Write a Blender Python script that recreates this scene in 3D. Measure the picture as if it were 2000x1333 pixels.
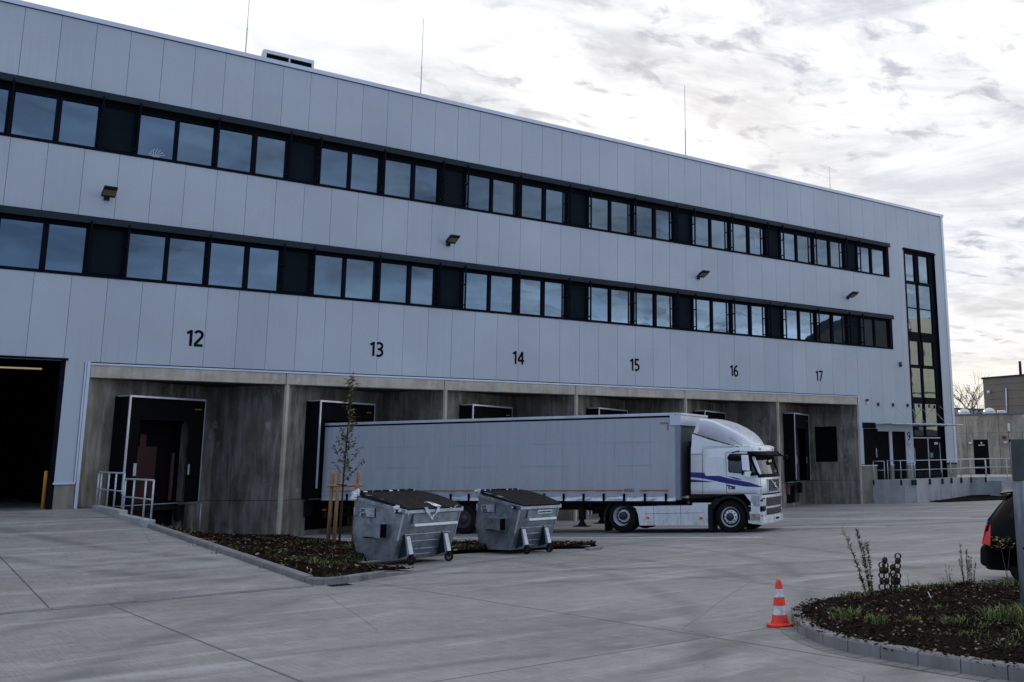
import bpy, bmesh, math, random
from mathutils import Matrix, Vector
from math import sin, cos, pi, radians
random.seed(7)
for o in list(bpy.data.objects): bpy.data.objects.remove(o)
S = bpy.context.scene
# ------------------------------------------------------------------ camera
EYE = 2.45; D = 36.445
R = [[0.77175315, 0.10745278, 0.62677825], [-0.63578587, 0.15078604, 0.75699399], [-0.0131683, -0.98270925, 0.18468656]]
cam = bpy.data.cameras.new('camera'); cam.sensor_width = 36.0; cam.lens = 1956.85 / 2000 * 36
cam.shift_x = (1000 - 1343.5) / 2000; cam.shift_y = -(666.5 - 529.3) / 2000
cam.clip_start = 0.1; cam.clip_end = 5000
co = bpy.data.objects.new('camera', cam); S.collection.objects.link(co)
co.matrix_world = Matrix(((R[0][0], -R[0][1], -R[0][2], 0), (R[1][0], -R[1][1], -R[1][2], 0), (R[2][0], -R[2][1], -R[2][2], EYE), (0, 0, 0, 1)))
S.camera = co
# ------------------------------------------------------------------ world
SUN_AZ = radians(38.3); SUN_EL = radians(13)
sund = Vector((sin(SUN_AZ) * cos(SUN_EL), cos(SUN_AZ) * cos(SUN_EL), sin(SUN_EL)))
W = bpy.data.worlds.new('World'); S.world = W; W.use_nodes = True
nt = W.node_tree; nt.nodes.clear()
def N(tree, t, **kw):
    n = tree.nodes.new(t)
    for k, v in kw.items():
        if k.startswith('i_'): n.inputs[int(k[2:])].default_value = v
        else: setattr(n, k, v)
    return n
def L(tree, a, b): tree.links.new(a, b)
def mathn(tree, op, a, b=None, c=None, clamp=False):
    n = tree.nodes.new('ShaderNodeMath'); n.operation = op; n.use_clamp = clamp
    for i, v in enumerate((a, b, c)):
        if v is None: continue
        if isinstance(v, (int, float)): n.inputs[i].default_value = v
        else: tree.links.new(v, n.inputs[i])
    return n.outputs[0]
def mapr(tree, v, a, b, c=0.0, d=1.0, smooth=False):
    n = tree.nodes.new('ShaderNodeMapRange'); n.interpolation_type = 'SMOOTHSTEP' if smooth else 'LINEAR'
    tree.links.new(v, n.inputs[0])
    for i, x in enumerate((a, b, c, d)): n.inputs[i + 1].default_value = x
    return n.outputs[0]
def mixc(tree, f, a, b, mode='MIX'):
    n = tree.nodes.new('ShaderNodeMix'); n.data_type = 'RGBA'; n.blend_type = mode
    for i, v in ((0, f), (6, a), (7, b)):
        if isinstance(v, (int, float)): n.inputs[i].default_value = v
        elif isinstance(v, tuple): n.inputs[i].default_value = (*v, 1)
        else: tree.links.new(v, n.inputs[i])
    return n.outputs[2]
def noise(tree, vec, scale, detail=4, rough=0.55, dist=0.0):
    n = tree.nodes.new('ShaderNodeTexNoise'); n.inputs['Scale'].default_value = scale; n.inputs['Detail'].default_value = detail
    n.inputs['Roughness'].default_value = rough; n.inputs['Distortion'].default_value = dist
    if vec is not None: tree.links.new(vec, n.inputs['Vector'])
    return n.outputs[0]
def mapping(tree, vec, scale=(1, 1, 1), rot=(0, 0, 0), loc=(0, 0, 0)):
    n = tree.nodes.new('ShaderNodeMapping'); n.inputs['Scale'].default_value = scale; n.inputs['Rotation'].default_value = rot; n.inputs['Location'].default_value = loc
    tree.links.new(vec, n.inputs['Vector']); return n.outputs[0]
tc = N(nt, 'ShaderNodeTexCoord'); gen = tc.outputs['Generated']
sky = N(nt, 'ShaderNodeTexSky', sky_type='NISHITA', sun_disc=False)
sky.sun_elevation = SUN_EL; sky.sun_rotation = SUN_AZ; sky.dust_density = 2.0
sep = N(nt, 'ShaderNodeSeparateXYZ'); L(nt, gen, sep.inputs[0])
zc = mathn(nt, 'MAXIMUM', sep.outputs[2], 0.02); zz = mathn(nt, 'ADD', zc, 0.10)
comb = N(nt, 'ShaderNodeCombineXYZ')
L(nt, mathn(nt, 'DIVIDE', sep.outputs[0], zz), comb.inputs[0]); L(nt, mathn(nt, 'DIVIDE', sep.outputs[1], zz), comb.inputs[1])
cp = comb.outputs[0]
dv = N(nt, 'ShaderNodeVectorMath', operation='DOT_PRODUCT'); L(nt, gen, dv.inputs[0]); dv.inputs[1].default_value = sund
sunw = mapr(nt, dv.outputs['Value'], -0.85, 0.45, 0, 1, True)
base = mixc(nt, sunw, (0.37, 0.49, 0.73), (0.94, 0.95, 0.98))
sunp = mapr(nt, dv.outputs['Value'], 0.2, 0.85, 1, 0, True)
high = mathn(nt, 'ADD', 0.92, mathn(nt, 'MULTIPLY', mapr(nt, sep.outputs[2], 0.02, 0.24, 1.0, 0, True), mathn(nt, 'MULTIPLY', sunp, mapr(nt, sep.outputs[0], 0.1, 0.75, 0.0, 2.6))))
base = mixc(nt, 1.0, base, high, 'MULTIPLY')
# thin high cloud structure: small ripples inside larger fields
rip = noise(nt, mapping(nt, cp, (1, 1.6, 1), (0, 0, 0.5)), 2.6, 7, 0.62, 0.35)
fld = noise(nt, mapping(nt, cp, (1, 1, 1), (0, 0, 0), (3.1, 1.7, 0)), 0.55, 3, 0.5)
rp = mapr(nt, rip, 0.46, 0.66, 0, 1, True); fm = mathn(nt, 'MULTIPLY', mapr(nt, fld, 0.36, 0.56, 0.18, 1, True), mapr(nt, sep.outputs[0], 0.1, 0.62, 0.12, 1.0, True))
patch = mathn(nt, 'MULTIPLY', rp, fm)
base = mixc(nt, mathn(nt, 'MULTIPLY', patch, 0.55), base, (0.40, 0.42, 0.48))
rip2 = noise(nt, mapping(nt, cp, (1, 1.5, 1), (0, 0, 0.9), (2, 7, 0)), 7.5, 6, 0.6, 0.5)
fld2 = noise(nt, mapping(nt, cp, (1, 1, 1), (0, 0, 0), (0.6, 0.2, 0)), 1.0, 3, 0.5)
patch2 = mathn(nt, 'MULTIPLY', mapr(nt, rip2, 0.50, 0.68, 0, 1, True), mapr(nt, fld2, 0.38, 0.54, 0, 1, True))
base = mixc(nt, mathn(nt, 'MULTIPLY', patch2, mapr(nt, sep.outputs[0], 0.28, 0.48, 0.1, 0.75, True)), base, (0.40, 0.42, 0.48))
brt = noise(nt, mapping(nt, cp, (1, 2.2, 1), (0, 0, 0.8), (5, 2, 0)), 1.2, 6, 0.6, 0.5)
base = mixc(nt, 1.0, base, mapr(nt, brt, 0.3, 0.7, 0.86, 1.12), 'MULTIPLY')
warm = mathn(nt, 'MULTIPLY', mapr(nt, sep.outputs[2], 0.0, 0.16, 1, 0, True), mapr(nt, dv.outputs['Value'], 0.75, 0.97, 0, 1, True))
base = mixc(nt, mathn(nt, 'MULTIPLY', warm, 0.7), base, (0.92, 0.82, 0.66), 'MIX')
bk = noise(nt, mapping(nt, gen, (1, 1, 3.5)), 6.5, 6, 0.6, 0.5)
base = mixc(nt, mapr(nt, dv.outputs['Value'], -0.1, 0.4, 1, 0, True), base, mixc(nt, 1.0, base, mapr(nt, bk, 0.32, 0.68, 0.55, 1.5), 'MULTIPLY'))
st3 = mapr(nt, noise(nt, mapping(nt, gen, (1.0, 1.0, 4.5), (0, 0, 0), (0.3, 0.1, 0.9)), 3.4, 8, 0.66, 0.9), 0.44, 0.66, 0, 1, True)
base = mixc(nt, mathn(nt, 'MULTIPLY', mathn(nt, 'MULTIPLY', st3, mapr(nt, sep.outputs[0], 0.52, 0.72, 0, 1, True)), 0.55), base, (0.44, 0.47, 0.53))
bg1 = N(nt, 'ShaderNodeBackground'); L(nt, sky.outputs[0], bg1.inputs[0]); bg1.inputs[1].default_value = 0.07
bg2 = N(nt, 'ShaderNodeBackground'); L(nt, base, bg2.inputs[0]); bg2.inputs[1].default_value = 0.92
cov = mapr(nt, noise(nt, cp, 0.8, 4, 0.55), 0.2, 0.55, 0.90, 1.0)
ms = N(nt, 'ShaderNodeMixShader'); L(nt, cov, ms.inputs[0]); L(nt, bg1.outputs[0], ms.inputs[1]); L(nt, bg2.outputs[0], ms.inputs[2])
wo = N(nt, 'ShaderNodeOutputWorld'); L(nt, ms.outputs[0], wo.inputs[0])
# ------------------------------------------------------------------ sun + exposure
sl = bpy.data.lights.new('sun', 'SUN'); sl.energy = 4.5; sl.angle = radians(3); sl.color = (1.0, 0.88, 0.72)
so = bpy.data.objects.new('sun', sl); S.collection.objects.link(so)
so.rotation_euler = sund.to_track_quat('Z', 'Y').to_euler()
S.view_settings.view_transform = 'Standard'; S.view_settings.look = 'None'; S.view_settings.gamma = 1.0
S.view_settings.exposure = 0.36
# ------------------------------------------------------------------ materials
MATS = {}
def mat(name, col, rough=0.6, metal=0.0, var=0.12, vscale=2.0, bump=0.0, bscale=60.0, spec=0.5, stretch=(1, 1, 1), col2=None, coat=0.0, emit=None):
    if name in MATS: return MATS[name]
    m = bpy.data.materials.new(name); m.use_nodes = True; t = m.node_tree
    b = t.nodes['Principled BSDF']; b.inputs['Roughness'].default_value = rough; b.inputs['Metallic'].default_value = metal
    b.inputs['Specular IOR Level'].default_value = spec
    if coat: b.inputs['Coat Weight'].default_value = coat; b.inputs['Coat Roughness'].default_value = 0.05
    tcn = t.nodes.new('ShaderNodeTexCoord'); v = mapping(t, tcn.outputs['Object'], stretch)
    c2 = col2 if col2 else tuple(c * (1 - var * 1.6) for c in col); c1 = col if col2 else tuple(min(1, c * (1 + var)) for c in col)
    f = mapr(t, noise(t, v, vscale, 6, 0.6), 0.32, 0.68)
    L(t, mixc(t, f, c2, c1), b.inputs['Base Color'])
    if rough < 0.9: L(t, mapr(t, noise(t, v, vscale * 3, 3), 0.3, 0.7, max(0, rough - 0.07), min(1, rough + 0.08)), b.inputs['Roughness'])
    if bump:
        bn = t.nodes.new('ShaderNodeBump'); bn.inputs['Strength'].default_value = bump; bn.inputs['Distance'].default_value = 0.01
        L(t, noise(t, v, bscale, 5, 0.6), bn.inputs['Height']); L(t, bn.outputs[0], b.inputs['Normal'])
    if emit: b.inputs['Emission Color'].default_value = (*emit[0], 1); b.inputs['Emission Strength'].default_value = emit[1]
    MATS[name] = m; return m
mat('cladding', (0.40, 0.45, 0.515), 0.42, 0.0, 0.05, 0.35, 0.05, 90)
def streaked(name):
    m = MATS[name]; t = m.node_tree; b = t.nodes['Principled BSDF']; src = b.inputs['Base Color'].links[0].from_socket; g = t.nodes.new('ShaderNodeNewGeometry').outputs['Position']
    a = mapr(t, noise(t, mapping(t, g, (7, 1, 0.16)), 1.6, 5, 0.65), 0.5, 0.8); w = mapr(t, noise(t, mapping(t, g, (.3, 1, .3)), 0.8, 4), 0.4, 0.65)
    L(t, mixc(t, mathn(t, 'MULTIPLY', mathn(t, 'MULTIPLY', a, w), 0.30), src, (0.20, 0.22, 0.25)), b.inputs['Base Color'])
mat('cladding_b', (0.385, 0.435, 0.50), 0.40, 0.0, 0.05, 0.35, 0.05, 90); mat('cladding_c', (0.41, 0.46, 0.525), 0.44, 0.0, 0.05, 0.35, 0.05, 90)
for n_ in ('cladding', 'cladding_b', 'cladding_c'): streaked(n_)
mat('trim', (0.50, 0.56, 0.66), 0.35, 0.3, 0.05, 1)
mat('dark_frame', (0.004, 0.006, 0.011), 0.6, 0.0, 0.15, 1, spec=0.04)
mat('infill', (0.006, 0.012, 0.017), 0.6, 0.0, 0.1, 1, spec=0.05)
mat('cap', (0.016, 0.028, 0.038), 0.5, 0.0, 0.1, 0.7, spec=0.12)
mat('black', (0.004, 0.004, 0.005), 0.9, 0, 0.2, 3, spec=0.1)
mat('rubber', (0.009, 0.009, 0.010), 0.85, 0, 0.2, 4, 0.2, 40, spec=0.15)
mat('galv', (0.45, 0.50, 0.55), 0.45, 0.3, 0.18, 5, 0.05, 30)
mat('galv_sheet', (0.40, 0.46, 0.52), 0.32, 0.7, 0.3, 3.5, 0.05, 12, col2=(0.19, 0.225, 0.255))
mat('steel', (0.52, 0.57, 0.63), 0.35, 0.35, 0.12, 3)
mat('alu', (0.55, 0.60, 0.66), 0.4, 0.5, 0.1, 2)
mat('white_paint', (0.70, 0.74, 0.79), 0.28, 0, 0.02, 2.5, coat=0.5)
def grime(name, z0, z1, amt):
    m = MATS[name]; t = m.node_tree; b = t.nodes['Principled BSDF']; src = b.inputs['Base Color'].links[0].from_socket; g = t.nodes.new('ShaderNodeNewGeometry').outputs['Position']
    sp = t.nodes.new('ShaderNodeSeparateXYZ'); L(t, g, sp.inputs[0]); f = mapr(t, sp.outputs[2], z0, z1, 1, 0.06); n_ = mapr(t, noise(t, mapping(t, g, (3, 3, 1.2)), 2.2, 6, 0.7), 0.35, 0.7)
    L(t, mixc(t, mathn(t, 'MULTIPLY', mathn(t, 'MULTIPLY', f, n_), amt), src, (0.20, 0.175, 0.145)), b.inputs['Base Color'])
grime('white_paint', 0.5, 1.5, 0.55)
mat('blue_paint', (0.006, 0.006, 0.17), 0.3, 0, 0.1, 2, coat=0.4)
mat('chassis', (0.008, 0.009, 0.012), 0.7, 0, 0.3, 3, spec=0.2)
mat('curtain', (0.375, 0.405, 0.455), 0.45, 0, 0.05, 1.5, 0.06, 3, stretch=(3, 1, 0.4))
mat('curtain_seam', (0.366, 0.396, 0.444), 0.6)
mat('soffit_shade', (0.03, 0.028, 0.024), 0.9, 0, 0.3, 1)  # concrete soffit coloured near black, deep shade of the bays painted in
mat('galv_dark', (0.22, 0.25, 0.27), 0.5, 0.2, 0.3, 4, stretch=(4, 4, 0.6))
mat('plate_grey', (0.045, 0.05, 0.055), 0.6, 0, 0.5, 3)
mat('hall_dark', (0.025, 0.024, 0.022), 0.8)
mat('headboard', (0.07, 0.085, 0.10), 0.5, 0, 0.2, 1)
grime('curtain', 1.2, 2.2, 0.35)
mat('grey_post', (0.20, 0.24, 0.30), 0.45, 0.2, 0.1, 2)
mat('orange_tape', (0.26, 0.155, 0.05), 0.5, 0, 0.25, 30)
mat('red_letters', (0.16, 0.02, 0.05), 0.5)
mat('orange_lens', (0.75, 0.10, 0.02), 0.3)
mat('red_lens', (0.65, 0.010, 0.012), 0.15, coat=0.8)
mat('lamp_glass', (0.55, 0.6, 0.65), 0.08, 0.3, 0.2, 20)
mat('number_paint', (0.006, 0.007, 0.011), 0.7, spec=0.05)
mat('cone_orange', (0.90, 0.05, 0.014), 0.45, 0, 0.10, 18, col2=(0.62, 0.035, 0.015))
mat('cone_white', (0.70, 0.72, 0.77), 0.4, 0, 0.12, 22, col2=(0.36, 0.36, 0.38))
mat('wood', (0.52, 0.31, 0.14), 0.75, 0, 0.3, 2.5, 0.2, 20, stretch=(6, 6, 0.8), col2=(0.30, 0.15, 0.055))
mat('bark', (0.035, 0.028, 0.024), 0.9, 0, 0.3, 12, 0.4, 40)
mat('leaf_green', (0.065, 0.085, 0.022), 0.6, 0, 0.4, 9, col2=(0.10, 0.105, 0.025))
mat('leaf_yellow', (0.22, 0.19, 0.035), 0.6, 0, 0.3, 9)
mat('leaf_lime', (0.15, 0.17, 0.04), 0.6, 0, 0.3, 9)
mat('leaf_brown', (0.030, 0.017, 0.010), 0.75, 0, 0.3, 9, col2=(0.055, 0.030, 0.014))
mat('leaf_red', (0.16, 0.015, 0.02), 0.7)
mat('grass_green', (0.040, 0.075, 0.014), 0.65, 0, 0.4, 3, col2=(0.085, 0.125, 0.025))
mat('stem', (0.075, 0.055, 0.035), 0.85)
mat('plastic_lid', (0.006, 0.006, 0.009), 0.5, 0, 0.3, 4, spec=0.12)
mat('car_paint', (0.002, 0.002, 0.003), 0.2, 0, 0.05, 1, spec=0.10)
mat('paper', (0.7, 0.73, 0.78), 0.6)
mat('yellow_paint', (0.75, 0.33, 0.03), 0.5)
mat('dark_red', (0.035, 0.004, 0.003), 0.6, 0, 0.3, 2)
mat('brown_pad', (0.12, 0.055, 0.045), 0.8, 0, 0.3, 5)
mat('paving_white', (0.62, 0.64, 0.68), 0.7, 0, 0.2, 6)
mat('tube_light', (1, 0.85, 0.6), 0.5, emit=((1.0, 0.80, 0.5), 0.22))
mat('beige_clad', (0.58, 0.51, 0.37), 0.6, 0, 0.12, 0.3)
mat('grey_clad', (0.115, 0.105, 0.095), 0.6, 0, 0.1, 0.6)
mat('blue_clad', (0.17, 0.21, 0.28), 0.5, 0, 0.1, 0.6)
mat('roof_grey', (0.12, 0.12, 0.13), 0.8)
mat('hub_dark', (0.02, 0.02, 0.028), 0.5)
mat('brass', (0.35, 0.27, 0.13), 0.35, 0.8)
mat('teal_sign', (0.06, 0.20, 0.19), 0.5)
mat('red_plastic', (0.14, 0.01, 0.012), 0.4)
mat('plaster_white', (0.62, 0.66, 0.72), 0.5)
mat('dirty_step', (0.30, 0.29, 0.26), 0.6, 0, 0.3, 8)
def glass_mat(name, ior, tint, base):
    m = bpy.data.materials.new(name); m.use_nodes = True; t = m.node_tree; b = t.nodes['Principled BSDF']
    b.inputs['Base Color'].default_value = (*base, 1); b.inputs['Roughness'].default_value = 0.015; b.inputs['IOR'].default_value = ior
    b.inputs['Specular Tint'].default_value = (*tint, 1)
    tcn = t.nodes.new('ShaderNodeTexCoord'); bn = t.nodes.new('ShaderNodeBump'); bn.inputs['Strength'].default_value = 0.06; bn.inputs['Distance'].default_value = 0.03
    L(t, noise(t, tcn.outputs['Object'], 0.9, 2), bn.inputs['Height']); L(t, bn.outputs[0], b.inputs['Normal'])
    MATS[name] = m; return m
glass_mat('window_glass', 2.65, (0.54, 0.76, 0.95), (0.012, 0.017, 0.026))
glass_mat('window_glass_b', 2.65, (0.56, 0.77, 0.93), (0.03, 0.038, 0.046)); glass_mat('window_glass_c', 2.65, (0.52, 0.74, 0.97), (0.004, 0.006, 0.010))
glass_mat('auto_glass', 1.6, (0.85, 0.97, 1.0), (0.010, 0.014, 0.016))
glass_mat('car_glass', 1.22, (0.9, 0.95, 1.0), (0.004, 0.005, 0.008))
def clear_glass():
    m = bpy.data.materials.new('canopy_glass'); m.use_nodes = True; t = m.node_tree; b = t.nodes['Principled BSDF']
    b.inputs['Base Color'].default_value = (0.75, 0.85, 0.85, 1); b.inputs['Transmission Weight'].default_value = 0.9; b.inputs['Roughness'].default_value = 0.05
    MATS['canopy_glass'] = m
clear_glass()
def dome_glass():
    m = bpy.data.materials.new('dome'); m.use_nodes = True; t = m.node_tree; b = t.nodes['Principled BSDF']
    b.inputs['Base Color'].default_value = (0.5, 0.53, 0.57, 1); b.inputs['Roughness'].default_value = 0.12; b.inputs['Metallic'].default_value = 0.4
    MATS['dome'] = m
dome_glass()
def concrete_wall(name, c1, c2, light, rust=0.0, bottomZ=None):
    m = bpy.data.materials.new(name); m.use_nodes = True; t = m.node_tree; b = t.nodes['Principled BSDF']; b.inputs['Roughness'].default_value = 0.85
    g = t.nodes.new('ShaderNodeNewGeometry').outputs['Position']
    f = mapr(t, noise(t, g, 1.1, 7, 0.62), 0.35, 0.68)
    col = mixc(t, f, c2, c1)
    st = mapr(t, noise(t, mapping(t, g, (2.2, 2.2, 0.35)), 1.5, 6, 0.6, 0.3), 0.46, 0.68)
    col = mixc(t, mathn(t, 'MULTIPLY', st, 0.42), col, light)
    # vertical water streaks
    sv = mapr(t, noise(t, mapping(t, g, (9, 9, 0.22)), 1.4, 4, 0.6), 0.45, 0.75)
    col = mixc(t, mathn(t, 'MULTIPLY', sv, 0.18), col, tuple(x * 0.45 for x in c2))
    spots = mapr(t, noise(t, mapping(t, g, (1, 1, 0.6), (0, 0, 0), (4, 2, 1)), 1.7, 8, 0.7), 0.60, 0.70)
    col = mixc(t, mathn(t, 'MULTIPLY', spots, 0.75), col, light)
    if rust:
        rs = mapr(t, noise(t, mapping(t, g, (0.9, 1, 3)), 0.9, 5, 0.7), 0.52, 0.66)
        col = mixc(t, mathn(t, 'MULTIPLY', rs, rust), col, (0.36, 0.22, 0.09))
    L(t, col, b.inputs['Base Color'])
    bn = t.nodes.new('ShaderNodeBump'); bn.inputs['Strength'].default_value = 0.25; bn.inputs['Distance'].default_value = 0.01
    L(t, noise(t, g, 35, 6, 0.65), bn.inputs['Height']); L(t, bn.outputs[0], b.inputs['Normal'])
    MATS[name] = m
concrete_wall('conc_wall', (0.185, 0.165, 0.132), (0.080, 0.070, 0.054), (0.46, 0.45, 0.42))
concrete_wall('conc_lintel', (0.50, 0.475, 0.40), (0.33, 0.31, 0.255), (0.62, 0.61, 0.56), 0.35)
concrete_wall('conc_plinth', (0.24, 0.225, 0.18), (0.15, 0.14, 0.105), (0.32, 0.32, 0.30))
concrete_wall('conc_light', (0.40, 0.41, 0.42), (0.28, 0.285, 0.29), (0.5, 0.5, 0.5))
concrete_wall('conc_out', (0.30, 0.27, 0.22), (0.17, 0.15, 0.12), (0.50, 0.50, 0.48))
concrete_wall('kerb_stone', (0.20, 0.20, 0.205), (0.135, 0.135, 0.14), (0.28, 0.28, 0.29))
def ground_mat():
    m = bpy.data.materials.new('yard_concrete'); m.use_nodes = True; t = m.node_tree; b = t.nodes['Principled BSDF']
    g = t.nodes.new('ShaderNodeNewGeometry').outputs['Position']
    sp = t.nodes.new('ShaderNodeSeparateXYZ'); L(t, g, sp.inputs[0]); x, y = sp.outputs[0], sp.outputs[1]
    flat = t.nodes.new('ShaderNodeCombineXYZ'); L(t, x, flat.inputs[0]); L(t, y, flat.inputs[1]); g = flat.outputs[0]
    f = mapr(t, noise(t, g, 0.35, 7, 0.6), 0.33, 0.67)
    col = mixc(t, f, (0.165, 0.161, 0.160), (0.265, 0.260, 0.258))
    f2 = mapr(t, noise(t, g, 3.2, 8, 0.7), 0.4, 0.7)
    col = mixc(t, mathn(t, 'MULTIPLY', f2, 0.35), col, (0.42, 0.415, 0.415))
    # broomed finish, across the yard
    br = noise(t, mapping(t, g, (38, 1.2, 1)), 1.0, 4, 0.7)
    col = mixc(t, 1.0, col, mapr(t, br, 0.3, 0.7, 0.80, 1.14), 'MULTIPLY')
    # big traffic streaks following the lorry turning arcs
    def ring(cx, cy, r, w, amt, seed):
        dx = mathn(t, 'SUBTRACT', x, cx); dy = mathn(t, 'SUBTRACT', y, cy)
        d = mathn(t, 'SQRT', mathn(t, 'ADD', mathn(t, 'MULTIPLY', dx, dx), mathn(t, 'MULTIPLY', dy, dy)))
        wob = mathn(t, 'MULTIPLY', mathn(t, 'SUBTRACT', noise(t, mapping(t, g, (1, 1, 1), (0, 0, 0), (seed, 0, 0)), 0.25, 3), 0.5), 0.8)
        e = mathn(t, 'ABSOLUTE', mathn(t, 'SUBTRACT', mathn(t, 'ADD', d, wob), r))
        k = mapr(t, e, 0, w, 1, 0, True)
        br2 = mapr(t, noise(t, mapping(t, g, (1, 1, 1), (0, 0, 0), (0, seed, 0)), 0.55, 5, 0.7), 0.33, 0.55)
        return mathn(t, 'MULTIPLY', mathn(t, 'MULTIPLY', k, br2), amt)
    for a in ((1, 22, 15.2, 0.34, 0.55, 1), (1, 22, 17.3, 0.30, 0.5, 2), (-6, 20, 17.5, 0.3, 0.5, 5), (-6, 20, 19.4, 0.26, 0.45, 3), (25, 34, 22, 0.4, 0.6, 7), (25, 34, 24.1, 0.4, 0.6, 8), (20, 2, 20.5, 0.5, 0.5, 9), (20, 2, 23.0, 0.5, 0.5, 4), (34, 40, 18, 0.5, 0.6, 11), (34, 40, 20.4, 0.5, 0.6, 12), (2, -6, 15.6, 0.25, 0.5, 13), (2, -6, 17.5, 0.25, 0.45, 14)):
        col = mixc(t, ring(*a), col, (0.095, 0.095, 0.10))
    sh = mapr(t, noise(t, mapping(t, g, (0.6, 2.4, 1), (0, 0, radians(-58))), 0.5, 6, 0.65, 0.4), 0.52, 0.70)
    col = mixc(t, mathn(t, 'MULTIPLY', sh, 0.36), col, (0.52, 0.525, 0.54))
    gr = noise(t, g, 45, 4, 0.75)
    col = mixc(t, 1.0, col, mapr(t, gr, 0.25, 0.75, 0.74, 1.24), 'MULTIPLY')
    sp_ = t.nodes.new('ShaderNodeTexVoronoi'); sp_.inputs['Scale'].default_value = 1.3; L(t, g, sp_.inputs['Vector'])
    dots = mapr(t, sp_.outputs['Distance'], 0.012, 0.035, 0.75, 0)
    col = mixc(t, dots, col, (0.05, 0.05, 0.05))
    # saw cuts
    def lines(v, x0, w, hw, fade=0.01):
        q = mathn(t, 'DIVIDE', mathn(t, 'SUBTRACT', v, x0), w); fr = mathn(t, 'ABSOLUTE', mathn(t, 'SUBTRACT', mathn(t, 'FRACT', mathn(t, 'ADD', q, 0.5)), 0.5))
        return mapr(t, mathn(t, 'MULTIPLY', fr, w), hw, hw + fade, 1, 0)
    wv = mathn(t, 'MULTIPLY', mathn(t, 'SUBTRACT', noise(t, g, 6, 3), 0.5), 0.012)
    xw = mathn(t, 'ADD', x, wv); yw = mathn(t, 'ADD', y, wv)
    onr = mathn(t, 'GREATER_THAN', y, 18.5)
    a = lines(mathn(t, 'ADD', xw, mathn(t, 'MULTIPLY', onr, 0.78)), 3.40, 4.13, 0.010); c = lines(yw, 8.78, 9.72, 0.010)
    lt = mathn(t, 'MULTIPLY', lines(mathn(t, 'ADD', y, mathn(t, 'MULTIPLY', noise(t, g, 0.5, 4), 0.5)), 20.6, 3.1, 0.05, 0.25), mathn(t, 'MULTIPLY', onr, mathn(t, 'LESS_THAN', x, 6.6)))
    col = mixc(t, mathn(t, 'MULTIPLY', lt, 0.2), col, (0.50, 0.50, 0.50))
    jn = mathn(t, 'MAXIMUM', a, c)
    col = mixc(t, mathn(t, 'MULTIPLY', jn, 0.8), col, (0.045, 0.042, 0.04))
    # fine wandering cracks
    vo = t.nodes.new('ShaderNodeTexVoronoi'); vo.feature = 'DISTANCE_TO_EDGE'; vo.inputs['Scale'].default_value = 0.16
    L(t, mixc(t, 0.12, g, t.nodes['Noise Texture'].outputs['Color']), vo.inputs['Vector'])
    ck = mapr(t, vo.outputs['Distance'], 0.0, 0.0022, 0.55, 0)
    col = mixc(t, ck, col, (0.06, 0.055, 0.05))
    oil = mapr(t, noise(t, mapping(t, g, (1, 1, 1), (0, 0, 0), (9, 4, 0)), 1.6, 4, 0.6), 0.68, 0.74)
    col = mixc(t, mathn(t, 'MULTIPLY', oil, 0.5), col, (0.10, 0.10, 0.105))
    L(t, col, b.inputs['Base Color'])
    L(t, mapr(t, noise(t, g, 0.7, 4), 0.3, 0.7, 0.55, 0.8), b.inputs['Roughness'])
    bn = t.nodes.new('ShaderNodeBump'); bn.inputs['Strength'].default_value = 0.3; bn.inputs['Distance'].default_value = 0.012
    L(t, mathn(t, 'SUBTRACT', mathn(t, 'ADD', noise(t, g, 22, 6, 0.7), mathn(t, 'MULTIPLY', br, 0.6)), mathn(t, 'MULTIPLY', jn, 1.5)), bn.inputs['Height']); L(t, bn.outputs[0], b.inputs['Normal'])
    MATS['yard'] = m
ground_mat()
def mulch_mat():
    m = bpy.data.materials.new('mulch'); m.use_nodes = True; t = m.node_tree; b = t.nodes['Principled BSDF']; b.inputs['Roughness'].default_value = 0.9; b.inputs['Specular IOR Level'].default_value = 0.05
    g = t.nodes.new('ShaderNodeNewGeometry').outputs['Position']
    vo = t.nodes.new('ShaderNodeTexVoronoi'); vo.inputs['Scale'].default_value = 28; L(t, g, vo.inputs['Vector'])
    L(t, mixc(t, mapr(t, vo.outputs['Distance'], 0.1, 0.6), (0.020, 0.013, 0.009), (0.005, 0.004, 0.003)), b.inputs['Base Color'])
    bn = t.nodes.new('ShaderNodeBump'); bn.inputs['Strength'].default_value = 1.0; bn.inputs['Distance'].default_value = 0.03
    L(t, noise(t, g, 30, 5, 0.7), bn.inputs['Height']); L(t, bn.outputs[0], b.inputs['Normal'])
    MATS['mulch'] = m
mulch_mat()
mat('chip_a', (0.040, 0.023, 0.015), 0.9, spec=.05); mat('chip_b', (0.26, 0.18, 0.13), 0.85, spec=.2); mat('chip_c', (0.010, 0.007, 0.006), 0.9, spec=.05)
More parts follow.
